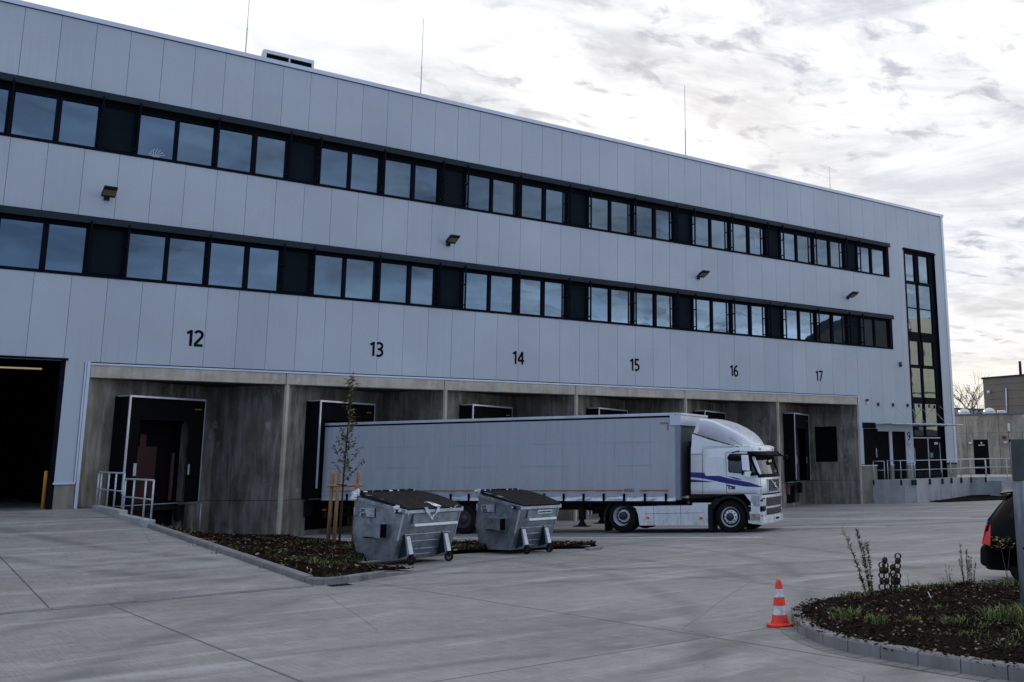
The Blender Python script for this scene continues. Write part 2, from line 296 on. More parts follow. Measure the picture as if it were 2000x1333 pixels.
# ------------------------------------------------------------------ mesh builder
class MB:
    def __init__(s, M=None): s.bm = bmesh.new(); s.mats = []; s.cur = 0; s.M = M
    def m(s, name):
        if name not in s.mats: s.mats.append(name)
        s.cur = s.mats.index(name); return s
    def v(s, p):
        p = Vector(p); return s.bm.verts.new(s.M @ p if s.M else p)
    def f(s, vs, smooth=False):
        try: fc = s.bm.faces.new(vs)
        except ValueError: return None
        fc.material_index = s.cur; fc.smooth = smooth; return fc
    def quad(s, *pts): return s.f([s.v(p) for p in pts])
    def box(s, x0, x1, y0, y1, z0, z1):
        if x0 > x1: x0, x1 = x1, x0
        if y0 > y1: y0, y1 = y1, y0
        if z0 > z1: z0, z1 = z1, z0
        return s.hexa([(x0, y0, z0), (x1, y0, z0), (x1, y1, z0), (x0, y1, z0), (x0, y0, z1), (x1, y0, z1), (x1, y1, z1), (x0, y1, z1)])
    def hexa(s, p):
        v = [s.v(q) for q in p]
        for a in ((3, 2, 1, 0), (4, 5, 6, 7), (0, 1, 5, 4), (1, 2, 6, 5), (2, 3, 7, 6), (3, 0, 4, 7)): s.f([v[i] for i in a])
        return s
    def prism(s, poly, fn, d0, d1):
        a = [s.v(fn(p, d0)) for p in poly]; b = [s.v(fn(p, d1)) for p in poly]; n = len(poly)
        s.f(a); s.f(b[::-1])
        for i in range(n): s.f([a[i], b[i], b[(i + 1) % n], a[(i + 1) % n]])
        return s
    def tube(s, pts, r, seg=6, cap=True, r2=None):
        pts = [Vector(p) for p in pts]; n = len(pts); rings = []
        for i, p in enumerate(pts):
            d = (pts[min(i + 1, n - 1)] - pts[max(i - 1, 0)]).normalized()
            up = Vector((0, 0, 1)) if abs(d.z) < 0.9 else Vector((1, 0, 0))
            a = d.cross(up).normalized(); b = d.cross(a)
            rr = r if r2 is None else r + (r2 - r) * i / max(1, n - 1)
            rings.append([s.v(p + a * rr * cos(2 * pi * k / seg) + b * rr * sin(2 * pi * k / seg)) for k in range(seg)])
        for i in range(n - 1):
            for k in range(seg): s.f([rings[i][k], rings[i][(k + 1) % seg], rings[i + 1][(k + 1) % seg], rings[i + 1][k]], True)
        if cap: s.f(rings[0][::-1]); s.f(rings[-1])
        return s
    def lathe(s, prof, o, ax, seg=32, smooth=True, caps=True):
        o = Vector(o); ax = Vector(ax).normalized(); up = Vector((0, 0, 1)) if abs(ax.z) < 0.9 else Vector((1, 0, 0))
        a = ax.cross(up).normalized(); b = ax.cross(a); rings = []
        for r, h in prof: rings.append([s.v(o + ax * h + (a * cos(2 * pi * k / seg) + b * sin(2 * pi * k / seg)) * max(r, 1e-4)) for k in range(seg)])
        for i in range(len(rings) - 1):
            for k in range(seg): s.f([rings[i][k], rings[i][(k + 1) % seg], rings[i + 1][(k + 1) % seg], rings[i + 1][k]], smooth)
        if caps: s.f(rings[0][::-1]); s.f(rings[-1])
        return s
    def ribbon(s, pts, w, o, right, up):
        """flat stroke of width w along 2D points"""
        o, right, up = Vector(o), Vector(right), Vector(up); P = [Vector((p[0], p[1])) for p in pts]; n = len(P); Lf = []; Rt = []
        for i in range(n):
            d0 = (P[i] - P[i - 1]).normalized() if i > 0 else (P[1] - P[0]).normalized()
            d1 = (P[i + 1] - P[i]).normalized() if i < n - 1 else d0
            m = Vector((-(d0.y + d1.y), d0.x + d1.x))
            m = m.normalized() if m.length > 1e-6 else Vector((-d0.y, d0.x))
            k = min(2.0, 1 / max(0.4, abs(m.dot(Vector((-d0.y, d0.x))))))
            Lf.append(P[i] + m * w / 2 * k); Rt.append(P[i] - m * w / 2 * k)
        vl = [s.v(o + right * p.x + up * p.y) for p in Lf]; vr = [s.v(o + right * p.x + up * p.y) for p in Rt]
        for i in range(n - 1): s.f([vl[i], vr[i], vr[i + 1], vl[i + 1]])
        return s
    def build(s, name, parent=None, bevel=0, smooth=False, label=None, cat=None, group=None, kind=None, recalc=True):
        if recalc: bmesh.ops.recalc_face_normals(s.bm, faces=s.bm.faces)
        me = bpy.data.meshes.new(name); s.bm.to_mesh(me); s.bm.free()
        for n in s.mats: me.materials.append(MATS[n])
        o = bpy.data.objects.new(name, me); S.collection.objects.link(o)
        if parent: o.parent = parent
        if bevel:
            b = o.modifiers.new('bevel', 'BEVEL'); b.width = bevel; b.segments = 2; b.limit_method = 'ANGLE'; b.angle_limit = radians(40)
        if smooth:
            for p in me.polygons: p.use_smooth = True
        if label: o['label'] = label
        if cat: o['category'] = cat
        if group: o['group'] = group
        if kind: o['kind'] = kind
        return o
def thing(name, label, cat, loc=(0, 0, 0), rz=0.0, group=None):
    o = bpy.data.objects.new(name, None); S.collection.objects.link(o); o.location = loc; o.rotation_euler = (0, 0, rz)
    o.empty_display_size = 0.3; o['label'] = label; o['category'] = cat
    if group: o['group'] = group
    return o
def copy_tree(o, parent=None):
    c = o.copy(); S.collection.objects.link(c); c.parent = parent
    for ch in list(o.children): copy_tree(ch, c)
    return c
def arc(cx, cy, rx, ry, a0, a1, n=10):
    return [(cx + rx * cos(radians(a0 + (a1 - a0) * i / n)), cy + ry * sin(radians(a0 + (a1 - a0) * i / n))) for i in range(n + 1)]
GL = {
 '1': ([[(0.05, 0.78), (0.30, 0.93)], [(0.29, 0.0), (0.29, 1.0)]], 0.44),
 '2': ([arc(0.26, 0.71, 0.22, 0.23, 155, -35, 12) + [(0.07, 0.10)], [(0.03, 0.06), (0.53, 0.06)]], 0.56),
 '3': ([arc(0.24, 0.725, 0.21, 0.215, 140, -80, 12) + [(0.14, 0.51)], [(0.14, 0.51)] + arc(0.22, 0.27, 0.25, 0.235, 85, -130, 12)], 0.54),
 '4': ([[(0.42, 0.0), (0.42, 0.97)], [(0.42, 0.95), (0.05, 0.30)], [(0.02, 0.28), (0.58, 0.28)]], 0.58),
 '5': ([[(0.48, 0.94), (0.14, 0.94), (0.11, 0.55)] + arc(0.22, 0.30, 0.255, 0.25, 100, -130, 12)], 0.54),
 '6': ([arc(0.27, 0.29, 0.215, 0.245, 0, 360, 16), [(0.46, 0.95)] + arc(0.42, 0.33, 0.36, 0.60, 100, 178, 8)], 0.56),
 '7': ([[(0.03, 0.94), (0.50, 0.94), (0.20, 0.0)]], 0.54),
 '9': ([arc(0.27, 0.71, 0.215, 0.235, 0, 360, 16), [(0.08, 0.05)] + arc(0.12, 0.67, 0.36, 0.60, -80, -2, 8)], 0.56),
 'p': ([[(0.05, -0.3), (0.05, 0.6)], arc(0.28, 0.3, 0.23, 0.27, 0, 360, 12)], 0.6),
 'r': ([[(0.05, 0.0), (0.05, 0.58)], [(0.05, 0.38), (0.15, 0.52), (0.30, 0.56)]], 0.36),
 'e': ([[(0.05, 0.32), (0.50, 0.32)], arc(0.28, 0.3, 0.23, 0.27, 5, 315, 12)], 0.58),
 '.': ([[(0.02, 0.05), (0.12, 0.05)]], 0.2),
 'z': ([[(0.03, 0.55), (0.43, 0.55), (0.04, 0.04), (0.45, 0.04)]], 0.5),
 'o': ([arc(0.28, 0.3, 0.23, 0.27, 0, 360, 12)], 0.6),
 'K': ([[(0.06, 0), (0.06, 1)], [(0.55, 1), (0.1, 0.45)], [(0.22, 0.58), (0.6, 0)]], 0.7),
 'O': ([arc(0.35, 0.5, 0.3, 0.46, 0, 360, 14)], 0.8),
 'G': ([arc(0.36, 0.5, 0.3, 0.46, 50, 330, 12) + [(0.64, 0.45), (0.38, 0.45)]], 0.8),
 'E': ([[(0.52, 0.96), (0.06, 0.96), (0.06, 0.04), (0.52, 0.04)], [(0.06, 0.5), (0.48, 0.5)]], 0.65),
 'L': ([[(0.06, 1), (0.06, 0.05), (0.5, 0.05)]], 0.6),
 ':': ([[(0.12, 1.2), (0.24, 1.2)], [(0.46, 1.2), (0.58, 1.2)]], 0.0)}
def text(mb, st, o, right, up, h, sw, sp=0.0):
    x = 0; o = Vector(o); right = Vector(right); up = Vector(up); lift = right.cross(up).normalized()
    for i, ch in enumerate(st):
        if ch == ' ': x += 0.4; continue
        strokes, adv = GL[ch]
        for k, s_ in enumerate(strokes): mb.ribbon([(p[0] + x, p[1]) for p in s_], sw, o + lift * 0.0006 * ((k + 2 * i) % 5), right * h, up * h)
        x += adv + sp
    return x * h
def gz(y):
    if y > D: return -0.03
    return 0.02 * (D - max(y, -10)) - 0.03
def rampz(y): return 1.2 - (D - y) * (1.2 - 0.333) / (D - 18.5)
# frame of the saw-tooth docks: local x = out of the dock (s), local y = along the dock face (w)
TH = radians(30); nv = Vector((sin(TH), -cos(TH), 0)); tv = Vector((cos(TH), sin(TH), 0)); RZ = radians(-60)
def frame(px, py=D, z=0): return Matrix(((nv.x, tv.x, 0, px), (nv.y, tv.y, 0, py), (0, 0, 1, z), (0, 0, 0, 1)))
# ================================================================== GROUND
g = MB().m('yard'); ys = [-120, -10, 0, 10, 18.5, 24, 30, D, 42, 60, 120, 900]
xs = [-600, -60, -10, 0, 6, 12, 20, 30, 45, 60, 90, 200, 900]
vg = [[g.v((x, y, gz(y))) for x in xs] for y in ys]
for j in range(len(ys) - 1):
    for i in range(len(xs) - 1): g.f([vg[j][i], vg[j][i + 1], vg[j + 1][i + 1], vg[j + 1][i]])
g.build('yard_ground', kind='structure')
# ramp up to the left door
r = MB().m('yard')
def rx(y): return 6.60 - (y - 18.5) * (0.62 / (D - 18.5))
a = [(-14, 18.5, 0.337), (rx(18.5), 18.5, 0.337), (rx(D), D, 1.2), (-14, D, 1.2)]
r.quad(*a); r.quad((rx(18.5), 18.5, 0.2), (rx(D), D, 0.0), (rx(D), D, 1.2), (rx(18.5), 18.5, 0.337))
r.quad((-14, D, 1.2), (rx(D), D, 1.2), (rx(D), 52, 1.2), (-14, 52, 1.2))
r.build('ramp', kind='structure', recalc=False)
# gutter strip where the ramp meets the yard
gs = MB().m('kerb_stone')
for k in range(26):
    x0 = -8 + k * 0.56
    for q in (0, 1): gs.box(x0 + 0.004, x0 + 0.552, 18.36 + q * 0.13, 18.48 + q * 0.13, 0.25, 0.340 + (0.002 if q else 0))
gs.build('gutter_strip', kind='structure')
# lane lines, parallel to the docks
def gp(x, y, dz=0.004): return Vector((x, y, gz(y) + dz))
ll = MB().m('paving_white')
for (x0, y0), (x1, y1) in (((11.67, 35.43), (19.88, 20.92)), ((17.7, 35.9), (25.40, 21.1)), ((23.8, 35.9), (31.5, 22.2)), ((23.9, 33.0), (31.9, 19.8)), ((29.85, 35.9), (36.6, 24.0)), ((35.9, 35.8), (41.9, 25.0)), ((42.1, 33.4), (47.4, 24.2))):
    d = (Vector((x1, y1)) - Vector((x0, y0))).normalized(); p = Vector((-d.y, d.x)) * 0.11; n = 12
    for i in range(n):
        a = Vector((x0, y0)).lerp(Vector((x1, y1)), i / n); b = Vector((x0, y0)).lerp(Vector((x1, y1)), (i + 1) / n)
        ll.quad(gp(*(a - p)), gp(*(b - p)), gp(*(b + p)), gp(*(a + p)))
ll.build('lane_lines', kind='structure')
# kerbs ------------------------------------------------------------
def resample(pts, step):
    out = [Vector(pts[0])]; acc = 0
    for a, b in zip(pts, pts[1:]):
        a = Vector(a); b = Vector(b); seg = (b - a).length; pos = 0
        while acc + seg - pos >= step:
            pos += step - acc; out.append(a.lerp(b, pos / seg)); acc = 0
        acc += seg - pos
    out.append(Vector(pts[-1])); return out
def smooth_line(pts, k=6):
    out = []; n = len(pts)
    for i in range(n - 1):
        p0, p1, p2, p3 = (Vector(pts[max(0, i - 1)]), Vector(pts[i]), Vector(pts[i + 1]), Vector(pts[min(n - 1, i + 2)]))
        for j in range(k):
            t = j / k; out.append(0.5 * ((2 * p1) + (-p0 + p2) * t + (2 * p0 - 5 * p1 + 4 * p2 - p3) * t * t + (-p0 + 3 * p1 - 3 * p2 + p3) * t ** 3))
    out.append(Vector(pts[-1])); return out
def stones(mb, line, step, w, h, zf, gap=0.008, side=1, jitter=0.003, chamfer=0.02):
    pts = resample(line, step)
    nrm = []
    for i in range(len(pts)):
        d = (pts[min(i + 1, len(pts) - 1)] - pts[max(i - 1, 0)]).normalized(); nrm.append(Vector((-d.y, d.x)) * side)
    for i in range(len(pts) - 1):
        a, b = pts[i], pts[i + 1]; d = (b - a)
        if d.length < 0.08: continue
        d.normalize(); a = a + d * gap / 2; b = b - d * gap / 2; j = random.uniform(-jitter, jitter)
        za, zb = zf(a) + j, zf(b) + j; ia, ib = a + nrm[i] * w, b + nrm[i + 1] * w; ca, cb = a + nrm[i] * chamfer, b + nrm[i + 1] * chamfer
        A = [(*a, za - 0.12), (*ia, za - 0.12), (*ia, za + h), (*ca, za + h), (*(a + nrm[i] * 0.004), za + h - chamfer)]
        B = [(*b, zb - 0.12), (*ib, zb - 0.12), (*ib, zb + h), (*cb, zb + h), (*(b + nrm[i + 1] * 0.004), zb + h - chamfer)]
        va = [mb.v(p) for p in A]; vb = [mb.v(p) for p in B]; mb.f(va); mb.f(vb[::-1])
        for q in range(5): mb.f([va[q], vb[q], vb[(q + 1) % 5], va[(q + 1) % 5]])
k1 = MB().m('kerb_stone')
stones(k1, [(rx(29.7) + 0.0, 29.7), (6.60, 18.95)], 1.0, 0.15, 0.11, lambda p: rampz(p.y), side=1)
corner = smooth_line([(6.60, 18.92), (6.66, 18.62), (6.80, 18.42), (6.98, 18.37), (7.3, 18.5), (8.1, 18.92)], 4)
stones(k1, corner, 0.5, 0.15, 0.12, lambda p: gz(p.y), side=1)
def drop(p): return gz(p.y)
stones(k1, [(8.1, 18.92), (8.95, 19.40)], 0.95, 0.15, 0.10, lambda p: gz(p.y) - 0.085 * max(0, (p.x - 8.1)) / 0.85, side=1)
stones(k1, [(8.95, 19.40), (10.32, 20.15), (12.56, 20.77), (14.2, 21.05)], 1.0, 0.15, 0.018, lambda p: gz(p.y), side=1)
stones(k1, smooth_line([(14.2, 21.05), (14.5, 21.12), (14.85, 21.4), (15.15, 21.9), (15.3, 22.4)], 4), 0.5, 0.15, 0.07, lambda p: gz(p.y), side=1)
k1.build('kerb', kind='structure')
island = smooth_line([(12.6, 3.0), (10.5, 2.4), (8.6, 3.0), (7.8, 4.1), (7.69, 5.0), (7.67, 5.30), (7.69, 5.82), (7.71, 6.31), (7.77, 6.79), (7.85, 7.23), (8.01, 7.66), (8.30, 8.17), (8.80, 8.80), (9.25, 9.22), (9.7, 9.42), (10.3, 9.50), (11.0, 9.48), (12.0, 9.40), (12.9, 8.9), (13.4, 7.6), (13.4, 5.4), (12.6, 3.0)], 5)
k2 = MB().m('kerb_stone'); stones(k2, island, 0.475, 0.13, 0.125, lambda p: gz(p.y), side=-1, gap=0.012, chamfer=0.018); k2.build('island_kerb', kind='structure')
pv = MB().m('kerb_stone')
off = []
for i, p in enumerate(island):
    d = (island[min(i + 1, len(island) - 1)] - island[max(i - 1, 0)]).normalized(); off.append(p + Vector((-d.y, d.x)) * 0.17)
stones(pv, off, 0.165, 0.155, 0.006, lambda p: gz(p.y), side=-1, gap=0.014, jitter=0.002, chamfer=0.004); pv.build('gutter_paving', kind='structure')
# concrete pad the containers stand on
pd = MB().m('yard'); pad = [(9.0, 19.50), (10.32, 20.28), (12.56, 20.90), (14.2, 21.16), (14.6, 21.4), (13.95, 22.1), (11.9, 22.95), (9.15, 23.1), (8.55, 21.2)]
pd.f([pd.v((x, y, gz(y) + 0.018)) for x, y in pad]); pd.build('container_pad', kind='structure')
# ------------------------------------------------------------------ planting beds
def inside(p, poly):
    c = False; n = len(poly)
    for i in range(n):
        a, b = poly[i], poly[i - 1]
        if (a[1] > p[1]) != (b[1] > p[1]) and p[0] < (b[0] - a[0]) * (p[1] - a[1]) / (b[1] - a[1]) + a[0]: c = not c
    return c
def edge_dist(p, poly):
    best = 9; n = len(poly)
    for i in range(n):
        a = Vector(poly[i - 1][:2]); b = Vector(poly[i][:2]); ab = b - a; t = max(0, min(1, (Vector(p) - a).dot(ab) / max(1e-9, ab.length_squared))); best = min(best, (a + ab * t - Vector(p)).length)
    return best
bedA = [(6.78, 18.62), (7.05, 18.52), (8.1, 19.05), (8.95, 19.55), (8.45, 21.2), (9.1, 23.2), (11.9, 23.05), (14.0, 22.2), (14.65, 21.5), (15.1, 22.1), (15.25, 22.6), (15.0, 23.9), (14.2, 26.0), (13.6, 26.7), (11.6, 29.0), (11.5, 31.3), (11.75, 36.4), (11.0, 37.6), (10.1, 39.1), (5.95, 36.7), (6.05, 33.0), (6.38, 29.6), (6.75, 18.95)]
islin = [tuple(p) for p in resample(island, 0.3)]
def bedz_a(x, y):
    base_ = gz(y) + 0.09
    k = max(0, min(1, (9.6 - x) / 3.2)); hi = (rampz(min(y, D)) + 0.02) if y > 18.6 else base_
    hi = min(hi, base_ + 0.72)
    return base_ + (hi - base_) * k + 0.03 * sin(x * 3.1 + y * 1.7)
def bedz_b(x, y): return gz(y) + 0.11 + min(0.10, 0.06 * edge_dist((x, y), islin)) + 0.015 * sin(x * 7 + y * 5)
def bed(name, poly, zf, n, step):
    mb = MB().m('mulch'); x0 = min(p[0] for p in poly); x1 = max(p[0] for p in poly); y0 = min(p[1] for p in poly); y1 = max(p[1] for p in poly)
    from mathutils.geometry import delaunay_2d_cdt
    vs = [Vector(p) for p in poly]; m = len(vs)
    x = x0 + step / 2
    while x < x1:
        y = y0 + step / 2
        while y < y1:
            q = (x + random.uniform(-.3, .3) * step, y + random.uniform(-.3, .3) * step)
            if inside(q, poly) and edge_dist(q, poly) > step * 0.4: vs.append(Vector(q))
            y += step
        x += step
    vv, ee, ff, *_ = delaunay_2d_cdt(vs, [], [list(range(m))], 1, 1e-4)
    V = [mb.v((p.x, p.y, zf(p.x, p.y) + random.uniform(-.012, .02))) for p in vv]
    for f_ in ff: mb.f([V[i] for i in f_], True)
    return mb.build(name, kind='structure')
bed('planting_bed', bedA, bedz_a, 0, 0.28)
bed('island_bed', [tuple(p) for p in resample([tuple(q) for q in [p + (Vector((10.6, 6.2)) - p).normalized() * 0.12 for p in island]], 0.3)][:-1], bedz_b, 0, 0.16)
def chips(name, poly, zf, n, smin, smax, ybias=None):
    mb = MB(); x0 = min(p[0] for p in poly); x1 = max(p[0] for p in poly); y0 = min(p[1] for p in poly); y1 = max(p[1] for p in poly); k = 0
    while k < n:
        x, y = random.uniform(x0, x1), random.uniform(y0, y1)
        if not inside((x, y), poly): continue
        if ybias and random.random() > ybias(x, y): continue
        k += 1; mb.m(random.choices(('chip_a', 'chip_b', 'chip_c'), (5, 1.3 if smax < .1 else 1.0, 6))[0])
        l = random.uniform(smin, smax); w = l * random.uniform(0.25, 0.6); a = random.uniform(0, pi); z = zf(x, y) + random.uniform(0.0, 0.03)
        u = Vector((cos(a), sin(a), random.uniform(-.5, .5))) * l / 2; v = Vector((-sin(a), cos(a), random.uniform(-.5, .5))) * w / 2; c = Vector((x, y, z)); th = Vector((0, 0, w * .35))
        mb.hexa([c - u - v, c + u - v, c + u * .8 + v, c - u * .9 + v, c - u - v + th, c + u - v + th, c + u * .8 + v + th, c - u * .9 + v + th])
    return mb.build(name, kind='stuff', label='wood chips of dark bark mulch scattered over the ' + ('left planting bed by the docks' if name == 'bark_chips' else 'kerbed traffic island'), cat='bark mulch')
chips('bark_chips', bedA, bedz_a, 11000, 0.035, 0.10)
chips('wood_chips', [tuple(p) for p in islin], bedz_b, 17000, 0.012, 0.045)
def grass(name, spots, zf, label):
    mb = MB()
    for (x, y, r_, n, h) in spots:
        for i in range(n):
            a = random.uniform(0, 2 * pi); d = r_ * math.sqrt(random.random()); bx, by = x + d * cos(a), y + d * sin(a); z = zf(bx, by) - 0.01
            hh = h * random.uniform(0.35, 1.0); lean = random.uniform(0.2, 1.5) * hh; la = random.uniform(0, 2 * pi); w = random.uniform(0.002, 0.005) * (1.2 + h * 6); wa = la + pi / 2
            p0 = Vector((bx, by, z)); wv = Vector((cos(wa), sin(wa), 0)) * w; mid = p0 + Vector((cos(la) * lean * .35, sin(la) * lean * .35, hh * .65)); tip = p0 + Vector((cos(la) * lean, sin(la) * lean, hh))
            mb.m('grass_green' if random.random() < .9 else 'leaf_yellow'); q = [mb.v(p) for p in (p0 - wv, p0 + wv, mid + wv * .7, mid - wv * .7, tip)]
            mb.f([q[0], q[1], q[2], q[3]]); mb.f([q[3], q[2], q[4]])
    return mb.build(name, kind='stuff', label=label, cat='grass', recalc=False)
sp = []
for i in range(85):
    while True:
        x, y = random.uniform(6.5, 15), random.uniform(18.6, 34)
        if inside((x, y), bedA) and (y < 24 or random.random() < .25 or edge_dist((x, y), bedA) < .4): break
    sp.append((x, y, random.uniform(.15, .45), random.randint(25, 70), random.uniform(.06, .15)))
grass('weeds', sp, bedz_a, 'low green weeds and grass tufts on the left planting bed')
sp = [(random.uniform(7.9, 12.6), random.uniform(4.2, 9.0), random.uniform(.08, .3), random.randint(20, 80), random.uniform(.04, .10)) for _ in range(60)]
sp = [q_ for q_ in sp if inside(q_[:2], [tuple(p) for p in islin]) and edge_dist(q_[:2], [tuple(p) for p in islin]) > q_[2] + .1 and (q_[1] < 7 or random.random() < .35)]
sp += [(8.75, 7.9, .16, 170, .13), (8.62, 7.35, .13, 120, .12), (8.9, 7.1, .10, 70, .09), (9.15, 8.35, .12, 60, .08), (9.5, 6.2, .35, 420, .17), (9.9, 5.9, .3, 350, .16), (9.2, 5.6, .35, 300, .12), (9.0, 6.6, .2, 120, .09), (8.5, 6.2, .2, 90, .07), (8.4, 5.6, .2, 90, .07), (10.3, 9.15, .3, 90, .12), (11.0, 9.1, .4, 100, .1), (11.8, 9.0, .3, 90, .12), (12.2, 8.2, .4, 90, .12), (9.6, 7.4, .2, 60, .08), (8.4, 8.15, .15, 60, .07), (9.9, 5.2, .4, 220, .12), (9.2, 4.9, .3, 160, .1), (10.8, 6.6, .3, 90, .1)]
grass('grass_tufts', sp, bedz_b, 'fresh green grass tufts growing in the bark of the traffic island')
# ================================================================== WAREHOUSE
WH = thing('warehouse', 'long silver blue clad warehouse with two dark window bands and numbered docks 12 to 17', 'warehouse', (0, 0, 0))
JX = [2.84 + 1.008 * k for k in range(-16, 49)]; XL = -13.0; XR = 50.45
def panels(mb, x0, x1, z0, z1):
    js = [x0] + [x for x in JX if x0 + 0.08 < x < x1 - 0.08] + [x1]
    for a, b in zip(js, js[1:]): j_ = random.uniform(-.002, .002); mb.m(random.choice(('cladding', 'cladding', 'cladding_b', 'cladding_c'))); mb.box(a + (0.0055 if a != x0 else 0), b - (0.0055 if b != x1 else 0), D + j_, D + 0.05, z0, z1)
c = MB().m('cladding')
panels(c, XL, XR, 14.56, 16.93); panels(c, XL, 45.25, 10.36, 12.60); panels(c, XL, 45.25, 5.72, 8.43)
panels(c, 45.25, 46.66, 5.72, 14.56); panels(c, 49.64, XR, 2.04, 14.56)
panels(c, 4.93, 5.44, 2.0, 5.72); panels(c, XL, -1.2, 2.0, 5.72)
c.box(42.06, 42.38, D, D + .05, 2.04, 5.72); panels(c, 42.38, 46.66, 4.02, 5.72); c.box(44.56, 44.80, D, D + .05, 1.95, 4.02); c.box(45.98, 46.66, D, D + .05, 2.04, 4.02)
c.box(42.38, 44.56, D, D + .05, 3.96, 4.02)
c.m('cap'); c.box(4.9, 45.2, D + .052, D + .07, 5.73, 8.42); c.box(XL, 4.9, D + .052, D + .07, 5.8, 8.42); c.box(XL, 45.2, D + .052, D + .07, 10.37, 12.59); c.box(XL, 50.5, D + .052, D + .07, 14.57, 16.92); c.box(45.3, 46.6, D + .052, D + .07, 5.3, 14.6); c.box(49.7, 50.5, D + .052, D + .07, 1.3, 14.6); c.box(45.99, 46.6, D + .052, D + .07, 1.3, 5.3); c.box(4.94, 5.5, D + .052, D + .07, 1.3, 5.3)
c.build('wall', WH)
e = MB().m('trim'); e.box(XR + .004, 50.66, D - .03, D + .2, 1.98, 16.93); e.box(50.6, 50.664, D + .2, 60, 1.98, 16.93); e.build('corner_trim', WH)
e = MB().m('trim'); e.box(XL, 50.72, D - .06, D + .35, 16.945, 17.10); e.m('dark_frame'); e.box(XL, 50.69, D - .012, D + .3, 16.925, 16.945); e.build('parapet_cap', WH)
e = MB().m('roof_grey'); e.box(XL, 50.6, D + .36, 72, 16.3, 16.7); e.build('roof', WH)
e = MB().m('cladding'); e.box(50.3, 50.6, D + .35, 72, -.1, 16.9); e.box(XL, 50.2, 71.7, 72, -.1, 16.9); e.box(XL - .3, XL - .01, D, 72, -.1, 16.9); e.build('wall', WH)
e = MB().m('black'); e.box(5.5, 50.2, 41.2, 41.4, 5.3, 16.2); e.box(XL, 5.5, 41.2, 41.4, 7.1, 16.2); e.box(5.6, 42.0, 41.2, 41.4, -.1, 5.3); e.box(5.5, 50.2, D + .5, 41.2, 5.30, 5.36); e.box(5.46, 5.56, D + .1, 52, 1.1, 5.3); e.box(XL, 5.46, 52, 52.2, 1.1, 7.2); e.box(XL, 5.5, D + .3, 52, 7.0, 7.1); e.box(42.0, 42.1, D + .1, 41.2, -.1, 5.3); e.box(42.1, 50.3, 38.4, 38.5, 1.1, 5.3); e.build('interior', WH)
# window bands -------------------------------------------------------
P = 6.045
def band(zb, zt, zpb, zpt, row):
    cp_ = MB().m('cap'); cp_.box(XL, 45.33, D - .13, D + .02, zt - .215, zt); cp_.box(XL, 45.33, D - .16, D - .128, zt - .235, zt - .18); cp_.build('band_cap', WH)
    fr = MB().m('dark_frame'); fr.box(XL, 45.25, D - .02, D + .22, zb, zb + .10); fr.box(XL, 45.25, D + .0, D + .22, zt - .24, zt - .21)
    fr.box(XL, 45.25, D + .21, D + .24, zb, zt); fr.box(45.04, 45.27, D - .03, D + .2, zb, zt - .2); fr.m('black'); fr.box(XL, 45.2, D + .06, D + .21, zpt + .02, zt - .24); fr.build('band_frame', WH)
    for k in range(-3, 8):
        ox = 0.32 + P * k
        units = [((6.36 - .32), 7.46 - .32, 7.585 - .32, 8.70 - .32), (8.885 - .32, 10.0 - .32, 10.16 - .32, 11.18 - .32)]
        for ui, (a, b, c_, d) in enumerate(units):
            if ox + a > 45 or (k == 6 and ui == 1): continue
            if ox + a < -3.5: continue
            f = MB().m('dark_frame'); x0, x3 = ox + a - .07, ox + d + .07
            f.box(x0, ox + a, D + .03, D + .20, zb + .101, zpt + .06); f.box(ox + d, x3, D + .03, D + .20, zb + .101, zpt + .06)
            f.box(ox + b, ox + c_, D + .03, D + .20, zb + .101, zpt + .06); f.box(ox + a, ox + b, D + .035, D + .20, zb + .101, zpb); f.box(ox + c_, ox + d, D + .035, D + .20, zb + .101, zpb)
            f.box(ox + a, ox + b, D + .035, D + .20, zpt, zpt + .06); f.box(ox + c_, ox + d, D + .035, D + .20, zpt, zpt + .06)
            fo = f.build('window', WH)
            for q0, q1 in ((a, b), (c_, d)):
                p_ = MB().m(random.choice(('window_glass', 'window_glass', 'window_glass_b', 'window_glass_c'))); tx = random.uniform(-.006, .006); tz = random.uniform(-.003, .003)
                p_.quad((ox + q0, D + .105 - tx, zpb), (ox + q1, D + .105 + tx, zpb), (ox + q1, D + .105 + tx + tz, zpt), (ox + q0, D + .105 - tx + tz, zpt)); p_.build('pane', fo)
        # infill panel between 11.35 and 12.27 (+P)
        xa, xb = ox + 11.36 - .32, ox + 12.26 - .32
        if xb > -3.5 and xa < 44:
            ip = MB().m('infill'); ip.box(xa, xb, D + .09, D + .12, zb + .14, zpt + .05); ip.m('dark_frame'); ip.box(xa - .06, xa, D + .03, D + .2, zb + .101, zpt + .07); ip.box(xb, xb + .06, D + .03, D + .2, zb + .101, zpt + .07); ip.build('infill_panel', WH)
        for xr in (6.31, 8.79, 11.27):
            X = ox + xr - .32
            if X < -3.5 or X > 45: continue
            rl = MB().m('dark_frame'); y1 = D - .20
            rl.box(X - .028, X + .028, y1 - .028, y1 + .028, zb + .02, zt - .2); rl.box(X - .02, X + .02, D + .0, D + .03, zb + .1, zt - .2)
            for zf_ in (.10, .52, .90):
                z_ = zb + (zt - zb) * zf_; rl.box(X - .012, X + .012, y1, D + .03, z_, z_ + .055); rl.m('brass'); rl.box(X - .03, X - .018, D - .01, D + .005, z_ + .05, z_ + .065); rl.m('dark_frame')
            rl.build('sunshade_rail', WH)
band(12.60, 14.59, 12.69, 14.13, 1); band(8.43, 10.38, 8.52, 10.02, 0)
e = MB().m('dark_frame'); e.box(42.3, 45.05, D + .03, D + .2, 12.69, 12.701); e.build('band_frame', WH)
